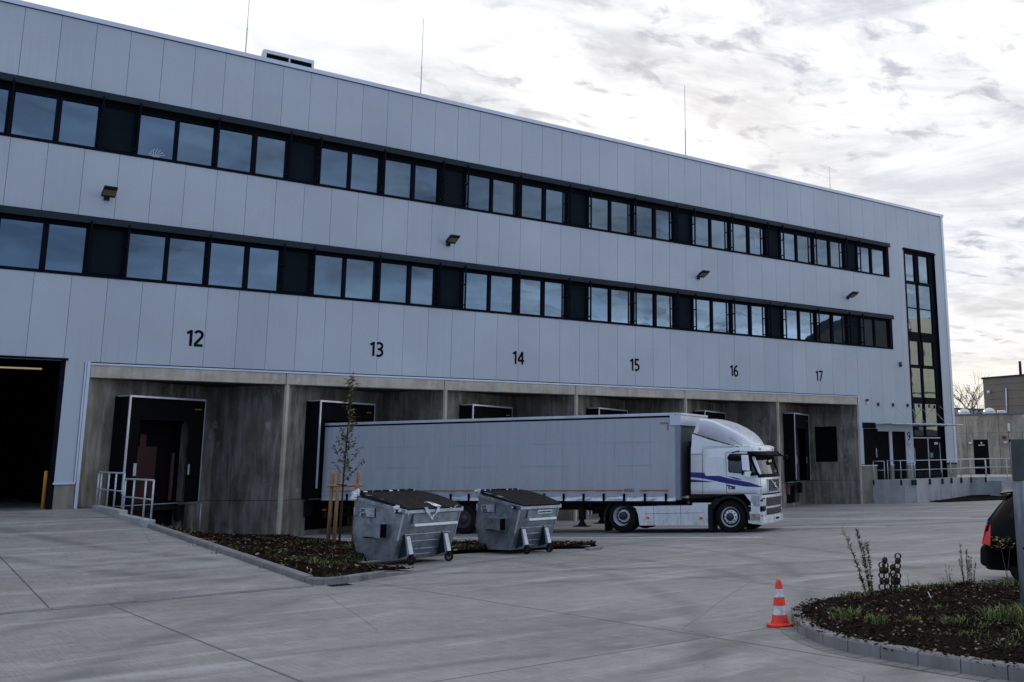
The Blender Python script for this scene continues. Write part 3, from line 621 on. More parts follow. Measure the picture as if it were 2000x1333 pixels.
# stair tower window -------------------------------------------------
tw = MB().m('dark_frame'); yg = D + .16
tw.box(46.66, 49.64, D + .22, D + .26, 1.2, 14.5); tw.box(46.66, 46.80, D - .01, D + .2, 3.5, 14.45); tw.box(49.22, 49.63, D + .1, D + .2, 3.5, 14.45); tw.box(49.60, 49.64, D - .01, D + .2, 1.2, 14.45); tw.box(46.60, 49.70, D - .05, D + .2, 14.42, 14.50)
tw.box(47.90, 48.06, D + .10, D + .2, 3.5, 14.42)
for z0, z1 in ((14.24, 14.42), (12.45, 12.62), (10.99, 11.04), (9.05, 9.60), (7.50, 7.66), (5.43, 5.79), (4.2, 4.25), (3.5, 3.56)): tw.box(46.80, 49.22, D + .10, D + .2, z0, z1)
for z0, z1 in ((12.62, 14.24), (7.66, 9.05)):
    for x0, x1 in ((46.80, 46.88), (47.80, 47.90), (48.06, 48.15), (49.12, 49.22)): tw.box(x0, x1, D + .08, D + .19, z0, z1)
two = tw.build('stair_window', WH, label='tall narrow stair window')
for (z0, z1) in ((12.64, 14.22), (11.05, 12.44), (9.61, 10.98), (7.68, 9.04), (5.80, 7.48), (4.26, 5.42), (3.57, 4.19)):
    for x0, x1 in ((46.82, 47.89), (48.07, 49.21)):
        p_ = MB().m('window_glass'); tx = random.uniform(-.004, .004); p_.quad((x0, yg - tx, z0), (x1, yg + tx, z0), (x1, yg + tx, z1), (x0, yg - tx, z1)); p_.build('pane', two)
# entrance doors
dr = MB().m('dark_frame'); dr.box(46.66, 49.6, D + .14, D + .18, 1.2, 3.46); dr.m('steel'); dr.box(46.75, 49.3, D + .10, D + .14, 3.45, 3.50); dr.box(48.10, 48.15, D + .09, D + .14, 1.25, 3.45); dr.box(46.84, 46.87, D + .09, D + .14, 2.0, 2.9); dr.box(49.2, 49.22, D + .09, D + .14, 1.5, 3.2)
dro = dr.build('entrance_door', WH)
for x0, x1 in ((46.9, 48.05), (48.2, 49.15)):
    p_ = MB().m('car_glass'); p_.quad((x0, D + .135, 1.35), (x1, D + .135, 1.35), (x1, D + .135, 3.38), (x0, D + .135, 3.38)); p_.build('pane', dro)
sg = MB().m('paper'); sg.box(48.75, 49.05, D + .12, D + .13, 3.10, 3.22); sg.m('number_paint'); sg.box(48.86, 48.94, D + .116, D + .12, 3.12, 3.20); sg.build('notice', WH)
sg = MB().m('teal_sign'); sg.box(48.3, 48.56, D + .12, D + .13, 2.35, 2.62); sg.build('notice', WH)
d2 = MB().m('black'); d2.box(43.42, 44.56, D + .10, D + .14, 1.22, 3.96); d2.box(44.80, 45.98, D + .10, D + .14, 1.22, 3.80); d2.m('steel'); d2.box(44.34, 44.38, D + .06, D + .1, 2.2, 2.24); d2.box(45.6, 45.64, D + .06, D + .1, 2.2, 2.24); d2.m('cladding'); d2.box(43.62, 45.98, D - .008, D + .04, 3.82, 4.02); d2.build('side_door', WH)
d2 = MB().m('dark_frame'); d2.box(42.34, 43.40, D - .05, D + .1, 3.98, 4.28); d2.m('black'); d2.box(42.40, 43.40, D + .04, D + .08, 2.02, 3.98); d2.m('alu'); d2.box(43.385, 43.41, D - .03, D + .03, 2.4, 2.9); d2.build('roller_shutter', WH)
# plinths and light trims
for a in ((4.95, 5.50, 1.15, 1.92), (42.04, 43.36, -.1, 1.95), (44.58, 44.82, 1.2, 1.95), (46.0, 46.55, 1.2, 1.95), (49.66, 50.55, .0, 1.95), (XL, -1.2, 1.1, 1.92)):
    pl = MB().m('conc_plinth'); pl.box(a[0], a[1], D - .02, D + .2, a[2], a[3]); pl.build('plinth', WH, bevel=.01)
tr = MB().m('trim'); tr.box(4.90, 5.49, D - .05, D + .05, 1.935, 2.0); tr.m('plaster_white'); tr.box(42.05, 43.4, D - .045, D + .05, 1.955, 2.0); tr.box(44.56, 44.84, D - .045, D + .05, 1.955, 1.99); tr.box(45.98, 46.6, D - .045, D + .05, 1.955, 1.99); tr.m('cap'); tr.box(49.62, 50.6, D - .05, D + .05, 1.955, 2.03)
tr.m('trim'); tr.box(5.45, 5.50, D - .04, D + .05, 2.0, 5.72); tr.box(5.512, 5.60, D - .05, D + .1, 1.0, 5.72); tr.box(41.98, 42.02, D - .05, D + .1, .95, 5.2); tr.box(42.03, 42.058, D - .035, D + .05, 2.0, 5.72)
tr.box(5.61, 42.0, D - .055, D + .05, 5.625, 5.685); tr.build('edge_trim', WH)
tr = MB().m('dark_frame'); tr.box(5.60, 42.02, D - .03, D + .05, 5.69, 5.718); tr.box(-1.2, 4.98, D - .05, D + .1, 5.73, 5.80); tr.box(4.80, 4.93, D + .0, D + .25, 1.2, 5.73); tr.build('edge_trim', WH)
# lintel in segments over the docks
PX = [5.60, 11.65, 17.71, 23.79, 29.86, 35.88, 41.97]
for i in range(6):
    a, b = PX[i], PX[i + 1]; lt = MB().m('conc_lintel'); lt.box(a + .012, b - .012, D - .04, D + .35, 5.23, 5.615); lt.build('lintel', WH, bevel=.012)
so_ = MB().m('soffit_shade'); so_.box(5.6, 42.0, D + .36, 41.1, 5.24, 5.295); so_.build('soffit', WH)
# saw tooth bays
for i in range(6):
    x0 = 5.52 if i == 0 else PX[i]; w = PX[i + 1] - x0; A = w * cos(TH); B_ = w * sin(TH); M = frame(x0)
    # dock face wall with opening (local y = w-axis, x = s-axis; material behind face is s<0)
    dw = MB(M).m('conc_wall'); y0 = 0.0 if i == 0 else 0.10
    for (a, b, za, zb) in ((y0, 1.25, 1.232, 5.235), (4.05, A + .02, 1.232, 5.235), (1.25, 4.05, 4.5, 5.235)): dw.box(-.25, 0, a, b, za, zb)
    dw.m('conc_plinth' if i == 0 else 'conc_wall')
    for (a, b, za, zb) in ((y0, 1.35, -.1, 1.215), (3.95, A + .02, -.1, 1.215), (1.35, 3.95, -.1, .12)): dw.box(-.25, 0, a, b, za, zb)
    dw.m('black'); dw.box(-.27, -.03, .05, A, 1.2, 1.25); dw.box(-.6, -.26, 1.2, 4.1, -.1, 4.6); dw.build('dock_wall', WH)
    lv = MB(M).m('chassis'); lv.box(-.26, .02, 1.4, 3.9, 1.0, 1.2); lv.m('steel'); lv.box(-.05, .06, 1.42, 3.88, 1.19, 1.215); lv.build('dock_leveller', WH)
    for yb in (1.25, 3.78):
        bp = MB(M).m('brown_pad' if i in (0, 5) and yb < 2 else 'rubber'); bp.box(.0, .16, yb, yb + .28, .62, 1.14); bp.build('dock_bumper', WH, bevel=.015)
    # shelter
    sh = MB(M).m('black'); sh.box(0.0, .58, 1.10, 1.16, 1.25, 4.70); sh.box(0.0, .58, 4.20, 4.26, 1.25, 4.70); sh.box(0.0, .58, 1.16, 4.20, 4.64, 4.70)
    sho = sh.build('dock_shelter', WH)
    cu = MB(M).m('black')
    if i == 1: cu.box(.5, .53, 1.16, 1.42, 1.25, 4.64); cu.box(.5, .53, 4.12, 4.2, 1.25, 4.64); cu.box(.5, .53, 1.42, 4.1, 4.02, 4.64)
    else: cu.box(.5, .53, 1.16, 1.66, 1.25, 4.64); cu.box(.5, .53, 3.68, 4.2, 1.25, 4.64); cu.box(.5, .53, 1.66, 3.68, 3.95, 4.64)
    if i in (0, 5): cu.m('alu'); cu.box(.531, .535, 1.55, 1.66, 2.15, 2.55); cu.box(.531, .535, 3.72, 3.79, 2.15, 2.5)
    cu.m('orange_tape'); cu.box(.531, .535, 3.82, 4.12, 4.35, 4.39)
    cu.build('curtain', sho)
    fr = MB(M).m('alu'); zl = 1.6 if i != 5 else 1.35
    fr.box(.575, .61, 1.13, 1.20, zl, 4.72); fr.box(.575, .61, 1.20, 4.22, 4.66, 4.72); fr.box(.575, .60, 4.205, 4.235, 1.25, 4.66); fr.box(.1, .58, 1.095, 1.10, 4.68, 4.71); fr.build('frame', sho)
    dd = MB(M).m('black'); dd.box(-.2, -.16, 1.2, 4.1, 1.2 if i != 0 else 3.9, 4.5); dd.build('dock_door', WH)
    if i == 0:
        q = MB(M).m('dark_red'); q.box(-.24, -.2, 2.05, 3.05, .25, 3.1); q.box(-.24, -.2, 2.35, 2.6, 3.1, 3.5); q.m('brown_pad'); q.box(-.15, -.1, 3.62, 3.72, 1.3, 2.9); q.build('dock_door', WH, label='dark red leaf inside the open dock door')
        q = MB(M).m('conc_wall'); q.box(.0, .3, 4.1, 4.55, -.1, 1.15); q.m('galv'); q.tube([(.33, 4.6, 0.1), (.33, 4.6, 1.15)], .025, 8); q.build('dock_pier', WH)
    # side wall, parallel to the trailers
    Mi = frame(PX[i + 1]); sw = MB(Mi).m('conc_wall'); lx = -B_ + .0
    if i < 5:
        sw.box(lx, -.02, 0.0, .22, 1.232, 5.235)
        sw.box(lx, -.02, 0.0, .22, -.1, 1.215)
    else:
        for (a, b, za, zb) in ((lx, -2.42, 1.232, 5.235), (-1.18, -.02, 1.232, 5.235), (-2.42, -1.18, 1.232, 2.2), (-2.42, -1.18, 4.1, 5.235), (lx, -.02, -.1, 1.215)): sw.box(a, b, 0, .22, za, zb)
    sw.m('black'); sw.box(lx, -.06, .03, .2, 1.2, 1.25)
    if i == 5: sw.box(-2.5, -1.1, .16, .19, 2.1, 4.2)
    sw.m('conc_lintel'); sw.box(-.02, .075, -.01, .12, -.1, 5.225); sw.build('side_wall', WH)  # paler pillar front edge: its lit look is put into the colour
# numbers
for st, x in (('12', 8.57), ('13', 14.90), ('14', 20.98), ('15', 26.97), ('16', 33.02), ('17', 39.05)):
    q = MB().m('number_paint'); wd = (0.44 + GL[st[1]][1] + .02) * .53; text(q, st, (x - wd / 2, D - .006, 6.40), (1, 0, 0), (0, 0, 1), .54, .165, .02); q.build('dock_number', WH, label='black number ' + st + ' on the cladding', recalc=False)
q = MB().m('number_paint'); text(q, '9', (46.14, D - .006, 3.32), (1, 0, 0), (0, 0, 1), .48, .13); q.build('door_number', WH, recalc=False)
q = MB().m('alu'); q.box(46.14, 46.42, D - .05, D, 2.98, 3.28); q.m('lamp_glass'); q.box(46.17, 46.39, D - .056, D - .05, 3.02, 3.24); q.build('intercom', WH)
q = MB().m('steel'); q.box(46.2, 46.34, D - .03, D, 2.42, 2.70); q.m('paper'); q.box(46.24, 46.27, D - .034, D - .03, 2.52, 2.62); q.build('key_switch', WH)
q = MB().m('plaster_white')
for k in range(7):
    a = radians(20 + k * 23); q.ribbon([(6.95 - .05 * cos(a), 12.72), (6.95 - .17 * cos(a) - .03, 12.74 + .14 * sin(a)), (6.95 - .25 * cos(a), 12.74 + .24 * sin(a)), (6.95 - .22 * cos(a) + .04, 12.76 + .27 * sin(a))], .014, (0, D + .092, 0), (1, 0, 0), (0, 0, 1))
q.build('window_decoration', WH, recalc=False)
q = MB().m('paper'); q.box(34.72, 34.76, D + .088, D + .094, 13.15, 13.75); q.build('window_decoration', WH)
# hall light tube
for a, b in ((-.5, 3.6), (3.68, 5.2)):
    q = MB().m('tube_light'); q.tube([(a, 44.0, 6.06), (b, 44.0, 6.06)], .035, 6); q.build('ceiling_light', WH)
# ------------------------------------------------------------------ canopy
cn = thing('glass_canopy', 'thin glass canopy on slanted steel rods over the entrance beside number 9', 'canopy', (46.5, D, 4.2))
def lc(x, y, z): return (x - 46.5, y - D, z - 4.2)
q = MB().m('canopy_glass'); q.box(-3.25, 3.15, -1.25, -.02, -.012, .012); q.build('glass_panel', cn)
q = MB().m('steel'); q.box(-3.25, 3.2, -1.29, -1.25, -.03, .03); q.box(-3.25, 3.2, -.05, -.002, -.025, .025)
for X in (-2.79, -1.52, -.22, .8, 1.75, 2.76): q.box(X - .025, X + .025, -1.25, -.05, -.06, -.02)
q.build('canopy_frame', cn)
for X in (-2.79, -1.52, -.22, .8, 1.75, 2.76):
    q = MB().m('steel'); q.tube([(X, -.06, 1.08), (X, -1.2, .04)], .011, 6); q.m('cap'); q.box(X - .06, X + .06, -.07, -.004, 1.0, 1.18); q.build('tie_rod', cn)
# wall lamps
def wall_lamp(x, label):
    t = thing('wall_lamp', label, 'wall lamp', (x, D - .003, 11.1), 0, 'floodlights on the warehouse wall')
    q = MB().m('cap'); q.box(-.08, .08, -.06, 0, -.12, .06); q.tube([(0, -.05, -.03), (0, -.22, -.02)], .035, 8); q.build('bracket', t)
    a = radians(22); q = MB(Matrix.Translation((0, -.20, 0)) @ Matrix.Rotation(-a, 4, 'X')).m('cap')
    q.hexa([(-.20, 0, -.055), (.20, 0, -.055), (.19, -.52, -.015), (-.19, -.52, -.015), (-.20, 0, .055), (.20, 0, .055), (.19, -.52, .03), (-.19, -.52, .03)])
    q.m('brass'); q.box(-.18, .18, -.40, -.12, -.062, -.05)
    for k in range(7): q.m('cap'); q.box(-.18 + k * .06 - .004, -.18 + k * .06 + .004, -.44, -.08, .05, .085)
    q.build('lamp_head', t, bevel=.008); return t
wall_lamp(5.6, 'black floodlight on the wall panels left of and high above number 12'); wall_lamp(17.68, 'black floodlight on the wall panels above number 13 near the middle of the picture')
wall_lamp(30.8, 'black floodlight on the wall above and right of number 15, third from the left'); wall_lamp(41.57, 'black floodlight on the wall panels nearest the stair window')
# beacons
def beacon(x, z, label, w=True):
    t = thing('alarm_beacon', label, 'alarm beacon', (x, D - .003, z), 0, 'alarm beacons on the warehouse')
    q = MB().m('red_plastic'); q.box(-.065, .065, -.12, 0, 0, .14); q.build('lens', t, bevel=.02); q = MB().m('plaster_white' if w else 'cap'); q.box(-.065, .065, -.12, 0, -.13, -.004); q.build('housing', t, bevel=.02)
beacon(42.78, 5.42, 'red and white alarm beacon above the roller shutter'); beacon(45.8, 7.6, 'small dark red alarm beacon left of the stair window', False)
# roof vent + lightning rods
vt = thing('roof_vent', 'open metal smoke vent with two dark bays on the roof edge', 'roof vent', (11.6, 38.2, 16.7))
q = MB().m('alu'); q.box(-.95, .95, -.04, .04, 1.30, 1.44); q.box(-.95, -.86, -.04, .04, .5, 1.3); q.box(.86, .95, -.04, .04, .5, 1.3); q.box(-.02, .03, -.04, .04, .5, 1.3); q.build('frame', vt)
q = MB().m('black'); q.box(-.9, .9, .05, .12, .0, 1.4); q.m('alu'); q.hexa([(-.98, .06, 0), (-.95, .06, 0), (-.95, 1.3, 0), (-.98, 1.3, 0), (-.98, .06, 1.44), (-.95, .06, 1.44), (-.95, 1.3, .3), (-.98, 1.3, .3)]); q.build('cowl', vt)
def rod(x, y, z1, r_, label):
    q = MB().m('galv'); q.tube([(x, y, 16.6), (x, y, 17.0 + (z1 - 17) * .45)], r_, 6); q.tube([(x, y, 17 + (z1 - 17) * .45), (x, y, z1)], r_ * .5, 5); q.build('lightning_rod', label=label, cat='lightning rod', group='lightning rods on the roof')
rod(9.8, 37.5, 20.4, .022, 'thin tall lightning rod just left of the roof vent'); rod(16.75, 37.5, 20.85, .022, 'tall lightning rod above number 14 to the right of the roof vent')
rod(31.0, 37.5, 21.2, .03, 'tall lightning rod rising over the middle of the roof'); rod(41.7, 37.5, 18.85, .022, 'short lightning rod near the right end of the roof')
rod(6.3, 37.4, 17.9, .012, 'tiny thin lightning rod at the left roof edge'); rod(50.0, 37.4, 17.75, .012, 'tiny lightning rod at the right corner of the roof'); rod(46.3, 37.4, 17.6, .012, 'tiny lightning rod a few panels from the right roof corner')
# bollard post in the hall door
q = MB().m('yellow_paint'); q.lathe([(.055, 0), (.055, 1.13), (.03, 1.16)], (4.79, 37.1, 1.2), (0, 0, 1), 12); q.build('bollard', label='slim yellow steel post inside the dark hall door', cat='bollard')
# ================================================================== RAMP UPSTAND + RAILINGS
def sx(y): return 6.0 + (36.4 - y) * .03
up = MB().m('conc_light')
for (ya, yb, za, zb) in ((36.42, 32.75, 1.29, 1.23), (32.75, 29.75, 1.12, 1.07)):
    xa, xb = sx(ya), sx(yb); up.hexa([(xa - .02, ya, .0), (xa + .2, ya, .0), (xb + .2, yb, .0), (xb - .02, yb, .0), (xa - .02, ya, za), (xa + .2, ya, za), (xb + .2, yb, zb), (xb - .02, yb, zb)])
up.build('low_wall', label='low pale concrete wall along the top of the ramp under two railings', cat='low wall', bevel=.012)
def railing(name, pts, zb, zt, zm, label, group=None, r_=.024, foot=True, mat_='galv', loc=None, rmid=None, clamp=False):
    o = Vector((*pts[0], zb[0])); t = thing(name, label, 'railing', tuple(o), 0, group)
    def q(p, z): return Vector((p[0], p[1], z)) - o
    tp = MB().m(mat_); tp.tube([q(p, z) for p, z in ((pts[0], zb[0]), (pts[0], zt[0] - .05))], r_, 8); tp.tube([q(pts[0], zt[0] - .05), q(pts[0], zt[0] - .015), q(pts[0], zt[0])] , r_, 8)
    tp.tube([q(p, z) for p, z in zip(pts, zt)], r_, 8); tp.tube([q(pts[-1], zb[-1]), q(pts[-1], zt[-1])], r_, 8); tp.build('top_rail', t, smooth=False)
    md = MB().m(mat_); md.tube([q(p, z) for p, z in zip(pts, zm)], rmid or r_ * .8, 8); md.build('middle_rail', t)
    for i in range(1, len(pts) - 1):
        ps = MB().m(mat_); ps.tube([q(pts[i], zb[i]), q(pts[i], zt[i])], r_, 8); ps.build('post', t)
    if clamp:
        for i, p in enumerate(pts):
            cl = MB().m('cap'); c0 = q(p, zb[i]); cl.box(c0.x - .05, c0.x + .05, c0.y - .05, c0.y + .05, -.28, -.0); cl.build('clamp', t)
    return t
ya = [36.3, 35.9, 34.9, 34.0, 33.0]; railing('railing', [(sx(y) + .09, y) for y in ya], [1.28] * 5, [2.30, 2.29, 2.28, 2.27, 2.26], [1.79, 1.78, 1.77, 1.76, 1.75], 'galvanized railing panel at the top of the ramp beside the plinth', 'railings on the ramp wall')
ya = [33.0, 32.0, 30.75, 29.95]; railing('railing', [(sx(y) + .13, y) for y in ya], [1.08] * 4, [2.10, 2.10, 2.09, 2.08], [1.60, 1.60, 1.59, 1.58], 'galvanized railing panel on the lower stepped end of the ramp wall', 'railings on the ramp wall')
# ================================================================== ENTRANCE PLATFORM
pf = thing('entrance_platform', 'raised pale concrete platform wall with stairs in front of entrance 9', 'platform', (42.95, 34.3, 0))
fp = [(42.93, 36.42), (43.02, 35.75), (43.46, 34.70), (43.92, 34.28), (45.2, 34.45), (46.4, 34.55), (47.5, 34.66), (48.6, 34.80), (49.75, 34.95), (50.02, 34.05)]
o = Vector((42.95, 34.3, 0)); w_ = MB().m('conc_light')
for a, b in zip(fp, fp[1:]):
    a = Vector((*a, 0)) - o; b = Vector((*b, 0)) - o; d = (b - a).normalized(); n_ = Vector((-d.y, d.x, 0)) * .2; aa = a + d * .006; bb = b - d * .006
    w_.hexa([aa + Vector((0, 0, -.1)), bb + Vector((0, 0, -.1)), bb + n_ + Vector((0, 0, -.1)), aa + n_ + Vector((0, 0, -.1)), aa + Vector((0, 0, 1.215)), bb + Vector((0, 0, 1.215)), bb + n_ + Vector((0, 0, 1.215)), aa + n_ + Vector((0, 0, 1.215))])
w_.build('wall', pf)
w_ = MB().m('conc_light'); poly = [(x - o.x, y - o.y + .05) for x, y in [(43.0, 36.4), (43.6, 34.75), (44.0, 34.4), (47.4, 34.75), (49.8, 35.0), (50.9, 35.0), (54.5, 33.2), (58, 36), (58, 40.4), (50.7, 40.4), (50.7, 36.4)]]
w_.prism(poly, lambda p, d_: (p[0], p[1], d_), 1.0, 1.20); w_.build('floor_slab', pf)
st = MB().m('conc_light')
for k in range(5):
    z = 1.2 - (k + 1) * .18; st.box(7.15 + k * .27, 7.15 + (k + 1) * .27, -1.15, .3, -.1, z)
st.build('stairs', pf)
w_ = MB().m('conc_light'); w_.hexa([(7.15, .35, -.1), (9.9, -1.4, -.1), (10.0, -1.2, -.1), (7.2, .55, -.1), (7.15, .35, 1.2), (9.9, -1.4, 1.2), (10.0, -1.2, 1.2), (7.2, .55, 1.2)])
w_.m('alu'); w_.box(7.04, 7.12, -.3, -.24, 0.2, 1.22); w_.tube([(8.75, -1.25, 0.1), (8.75, -1.25, 1.2)], .05, 8); w_.build('stair_wall', pf)
railing('railing', [(42.98, 36.35), (43.16, 35.75)], [1.21] * 2, [2.2] * 2, [1.72] * 2, 'short galvanized railing beside the roller shutter plinth', 'railings on the entrance platform', .022, clamp=True)
railing('railing', [(43.20, 35.55), (43.42, 34.85), (43.66, 34.3)], [1.21] * 3, [2.22] * 3, [1.73] * 3, 'galvanized railing section in front of the side doors', 'railings on the entrance platform', .022, clamp=True)
railing('railing', [(43.78, 34.2), (45.3, 34.42), (46.55, 34.52), (47.5, 34.62), (48.6, 34.76), (49.78, 34.92), (50.02, 34.1)], [1.21] * 7, [2.22] * 7, [1.73] * 7, 'long galvanized railing along the platform front under the canopy', 'railings on the entrance platform', .022, clamp=True)
railing('railing', [(50.5, 36.6), (51.6, 36.2), (52.6, 35.8), (53.4, 34.9), (54.2, 34.2)], [1.21] * 5, [2.24] * 5, [1.74] * 5, 'galvanized railing behind the stairs in front of the outbuilding door', 'railings on the entrance platform', .022)
# mulch strip, right
mb = MB().m('mulch'); pts_ = [(44.6, 33.3), (47, 32.3), (49.8, 31.2), (53.5, 28.6), (60, 24), (62, 30), (52, 33.4), (50, 34.0), (49.8, 34.95), (47.5, 34.66), (45.2, 34.45)]
hz = [0.06, .08, .10, .14, .2, .3, .25, .24, .22, .12, .05]
vv = [mb.v((x, y, z + gz(y) * .4)) for (x, y), z in zip(pts_, hz)]; mb.f(vv); mb.build('mulch_strip', kind='structure')
q = MB().m('conc_light'); q.f([q.v(p) for p in ((49.9, 33.0, .30), (62, 25.5, .36), (63, 27.5, .36), (50.6, 34.0, .30))]); q.build('footpath', kind='structure')
# ================================================================== OUTBUILDING
ob = thing('outbuilding', 'stained concrete outbuilding with a black door right of the entrance', 'outbuilding', (58.24, 40.54, 0), RZ)
w_ = MB().m('conc_out')
def pan(x0, x1, z0, z1): w_.box(x0 + .012, x1 - .012, 0, .2, z0 + .006, z1 - .006)
for x0, x1 in ((-6, -4), (-4, -2.2), (-2.2, -.38), (-.38, 1.72), (1.72, 3.9), (3.9, 6)): pan(x0, x1, 3.92, 5.1)
for x0, x1, z0, z1 in ((-6, -4, 1, 3.92), (-4, -2.2, 1, 3.92), (-2.2, -.38, 1, 3.92), (-.38, .03, 1, 3.92), (.03, .97, 3.47, 3.92), (.97, 1.72, 1, 3.92), (1.72, 2.32, 1, 3.92), (3.2, 6, 1, 3.92), (2.32, 3.2, 3.45, 3.92)): pan(x0, x1, z0, z1)
w_.m('black'); w_.box(-6, 6, .03, .25, 1, 5.05); w_.build('wall', ob)
w_ = MB().m('roof_grey'); w_.box(-6.1, 6.1, -.06, 12, 5.11, 5.2); w_.m('conc_out'); w_.box(-6, 6, .26, 12, 0, 5.1); w_.build('roof', ob)
w_ = MB().m('black'); w_.box(.04, .96, -.02, .028, 1.2, 3.46); w_.build('door', ob)
w_ = MB().m('black'); w_.box(2.33, 3.19, -.02, .028, 1.2, 3.44); w_.build('door', ob)
w_ = MB().m('paper'); w_.box(.50, .60, -.03, -.021, 3.22, 3.30)
for k in range(7): w_.box(.34 + k * .06, .38 + k * .06, -.03, -.021, 3.08, 3.14)
w_.build('door_sign', ob)
for X in (-.13, 2.13): w_ = MB().m('alu'); w_.box(X - .13, X + .1, -.22, -.02, 3.2, 3.32); w_.build('lamp', ob)
w_ = MB().m('red_plastic'); w_.box(1.92, 2.15, -.12, -.01, 3.5, 3.68); w_.build('alarm', ob)
w_ = MB().m('alu'); w_.box(2.30, 2.46, -.08, -.01, 4.0, 4.5); w_.build('vent_grille', ob)
for (x, r_, flat, lb) in ((-.5, .40, 0, 'clear skylight dome at the left end of the outbuilding roof'), (1.15, .42, 0, 'clear skylight dome in the middle of the outbuilding roof'), (1.95, .3, 1, 'low flat skylight on the outbuilding roof beside the drain pipe')):
    p = Vector((58.24, 40.54, 5.2)) + nv * x + tv * .6; t = thing('skylight_dome', lb, 'skylight', tuple(p), RZ, 'skylights on the outbuilding')
    q = MB().m('alu'); q.box(-r_, r_, -r_, r_, 0, .08); q.build('frame', t); q = MB().m('dome')
    prof = [(r_, .08), (r_ * .95, .16), (r_ * .7, .30), (r_ * .4, .37), (.02, .40)] if not flat else [(r_, .08), (r_ * .98, .14), (r_ * .6, .2), (.02, .21)]
    q.lathe(prof, (0, 0, 0), (0, 0, 1), 20); q.build('dome', t)
# tall grey block beyond
gb = thing('grey_block', 'tall dark grey clad building with a drain pipe behind the outbuilding', 'building', (75, 50.8, 0))
q = MB()
for k in range(14): q.m('grey_clad'); q.box(0, .2, -11, 0, .3 + k * .62, .3 + k * .62 + .60)
q.box(.2, 30, -11, -.02, 0, 8.75); q.build('wall', gb)
q = MB().m('cap'); q.box(-.1, 30, -11, .1, 8.9, 9.05); q.build('roof_edge', gb)
q = MB().m('alu'); q.tube([(-.1, -2.15, 5), (-.1, -2.3, 8.0)], .06, 6); q.build('drain_pipe', gb)
q = MB().m('alu'); q.lathe([(.12, 0), (.16, .2), (.05, .3)], (-.02, -.62, 7.75), (-1, 0, 0), 12); q.build('lamp', gb)
q = MB().m('cap'); q.tube([(.5, -3.4, 9), (.5, -3.4, 10.2)], .12, 8); q.build('chimney', gb)
q = MB().m('blue_clad'); q.box(-12, 12, 0, 20, 0, 8.6); q.m('cap'); q.box(-12.1, 12.1, -.1, 20, 8.6, 8.75); q.build('far_hall', label='low blue grey hall roof line behind the outbuilding', cat='hall').location = (118, 82, 0)
# neighbour hall (reflected in the stair window)
nb = thing('beige_hall', 'beige clad hall across the yard, seen mirrored in the stair window', 'hall', (82, 0, 0))
q = MB()
for k in range(12, 40): q.m('beige_clad'); q.box(k * 1.1, k * 1.1 + 1.08, -.15, 0, 5.4, 19.3 + .9 * sin(k * .35 + .5)) if k % 9 != 8 else q.box(k * 1.1, k * 1.1 + 1.08, -.15, 0, 5.4, 17.5)
q.m('grey_clad'); q.box(12, 12.1, -40, -.2, 0, 17.2); q.box(12.1, 44, -40, -.16, 0, 17.2); q.build('wall', nb)
q = MB().m('hall_dark'); q.prism([(-2, -.1), (11.6, -.1), (11.6, 21.5), (-1, 15.8), (-2, 14.9)], lambda p, d_: (p[0], d_, p[1]), -4.0, -.6); q.box(11, 44, -.3, -.14, 0, 5.35); q.build('annex', nb)
q = MB().m('cap'); q.box(-.2, 44.2, -.3, .1, 9.6, 9.75); q.box(-.2, 44.2, -.3, .1, 4.6, 4.75); q.build('cladding_joint', nb)
# ================================================================== TRUCK AND TRAILER
B0 = Vector((11.65, D, 0)) + tv * 1.5
GZT = 0.20
def wheel(parent, s_, w0, out, kind, z, r_=.5, wd=.32, name='wheel'):
    """out=-1: hub faces near side"""
    t = MB().m('rubber'); a = w0; ax = (0, -out * -1, 0)
    t.lathe([(.30, .0), (.44, .0), (r_ - .02, .03), (r_, .07), (r_, wd - .07), (r_ - .02, wd - .03), (.44, wd), (.30, wd)], (s_, w0, z), (0, 1 if out < 0 else -1, 0), 40, caps=False)
    for k in range(3): pass
    to = t.build(name, parent)
    rm = MB(); dr_ = (0, 1 if out < 0 else -1, 0)
    if kind == 'front':
        rm.m('alu'); rm.lathe([(.305, .0), (.29, .015), (.275, .05), (.25, .06)], (s_, w0, z), dr_, 32, caps=False)
        rm.m('black'); rm.lathe([(.27, .055), (.2, .05)], (s_, w0, z), dr_, 32, caps=False)
        rm.m('white_paint'); rm.lathe([(.215, .05), (.20, .0), (.13, -.05), (.12, -.03)], (s_, w0, z), dr_, 32, caps=False)
        rm.m('hub_dark'); rm.lathe([(.13, .0), (.12, -.06), (.09, -.10), (.01, -.105)], (s_, w0, z), dr_, 24)
        for k in range(10):
            a = 2 * pi * k / 10; rm.m('hub_dark'); rm.lathe([(.022, .03), (.022, -.032)], (s_ + .165 * cos(a), w0, z + .165 * sin(a)), dr_, 8)
    elif kind == 'drive':
        rm.m('alu'); rm.lathe([(.31, .0), (.29, .02), (.27, .16), (.20, .20)], (s_, w0, z), dr_, 32, caps=False); rm.m('black'); rm.lathe([(.26, .17), (.02, .17)], (s_, w0, z), dr_, 32)
        rm.m('white_paint'); rm.lathe([(.20, .165), (.17, .15), (.12, .15)], (s_, w0, z), dr_, 32, caps=False); rm.m('hub_dark'); rm.lathe([(.13, .16), (.12, .04), (.02, .03)], (s_, w0, z), dr_, 24)
        for k in range(10):
            a = 2 * pi * k / 10; rm.m('white_paint'); rm.lathe([(.02, .16), (.02, .12)], (s_ + .185 * cos(a), w0, z + .185 * sin(a)), dr_, 8)
    else:
        rm.m('hub_dark'); rm.lathe([(.30, .0), (.28, .02), (.26, .06), (.17, .04), (.16, -.02), (.10, -.06), (.02, -.06)], (s_, w0, z), dr_, 32)
    rm.build('rim', to)
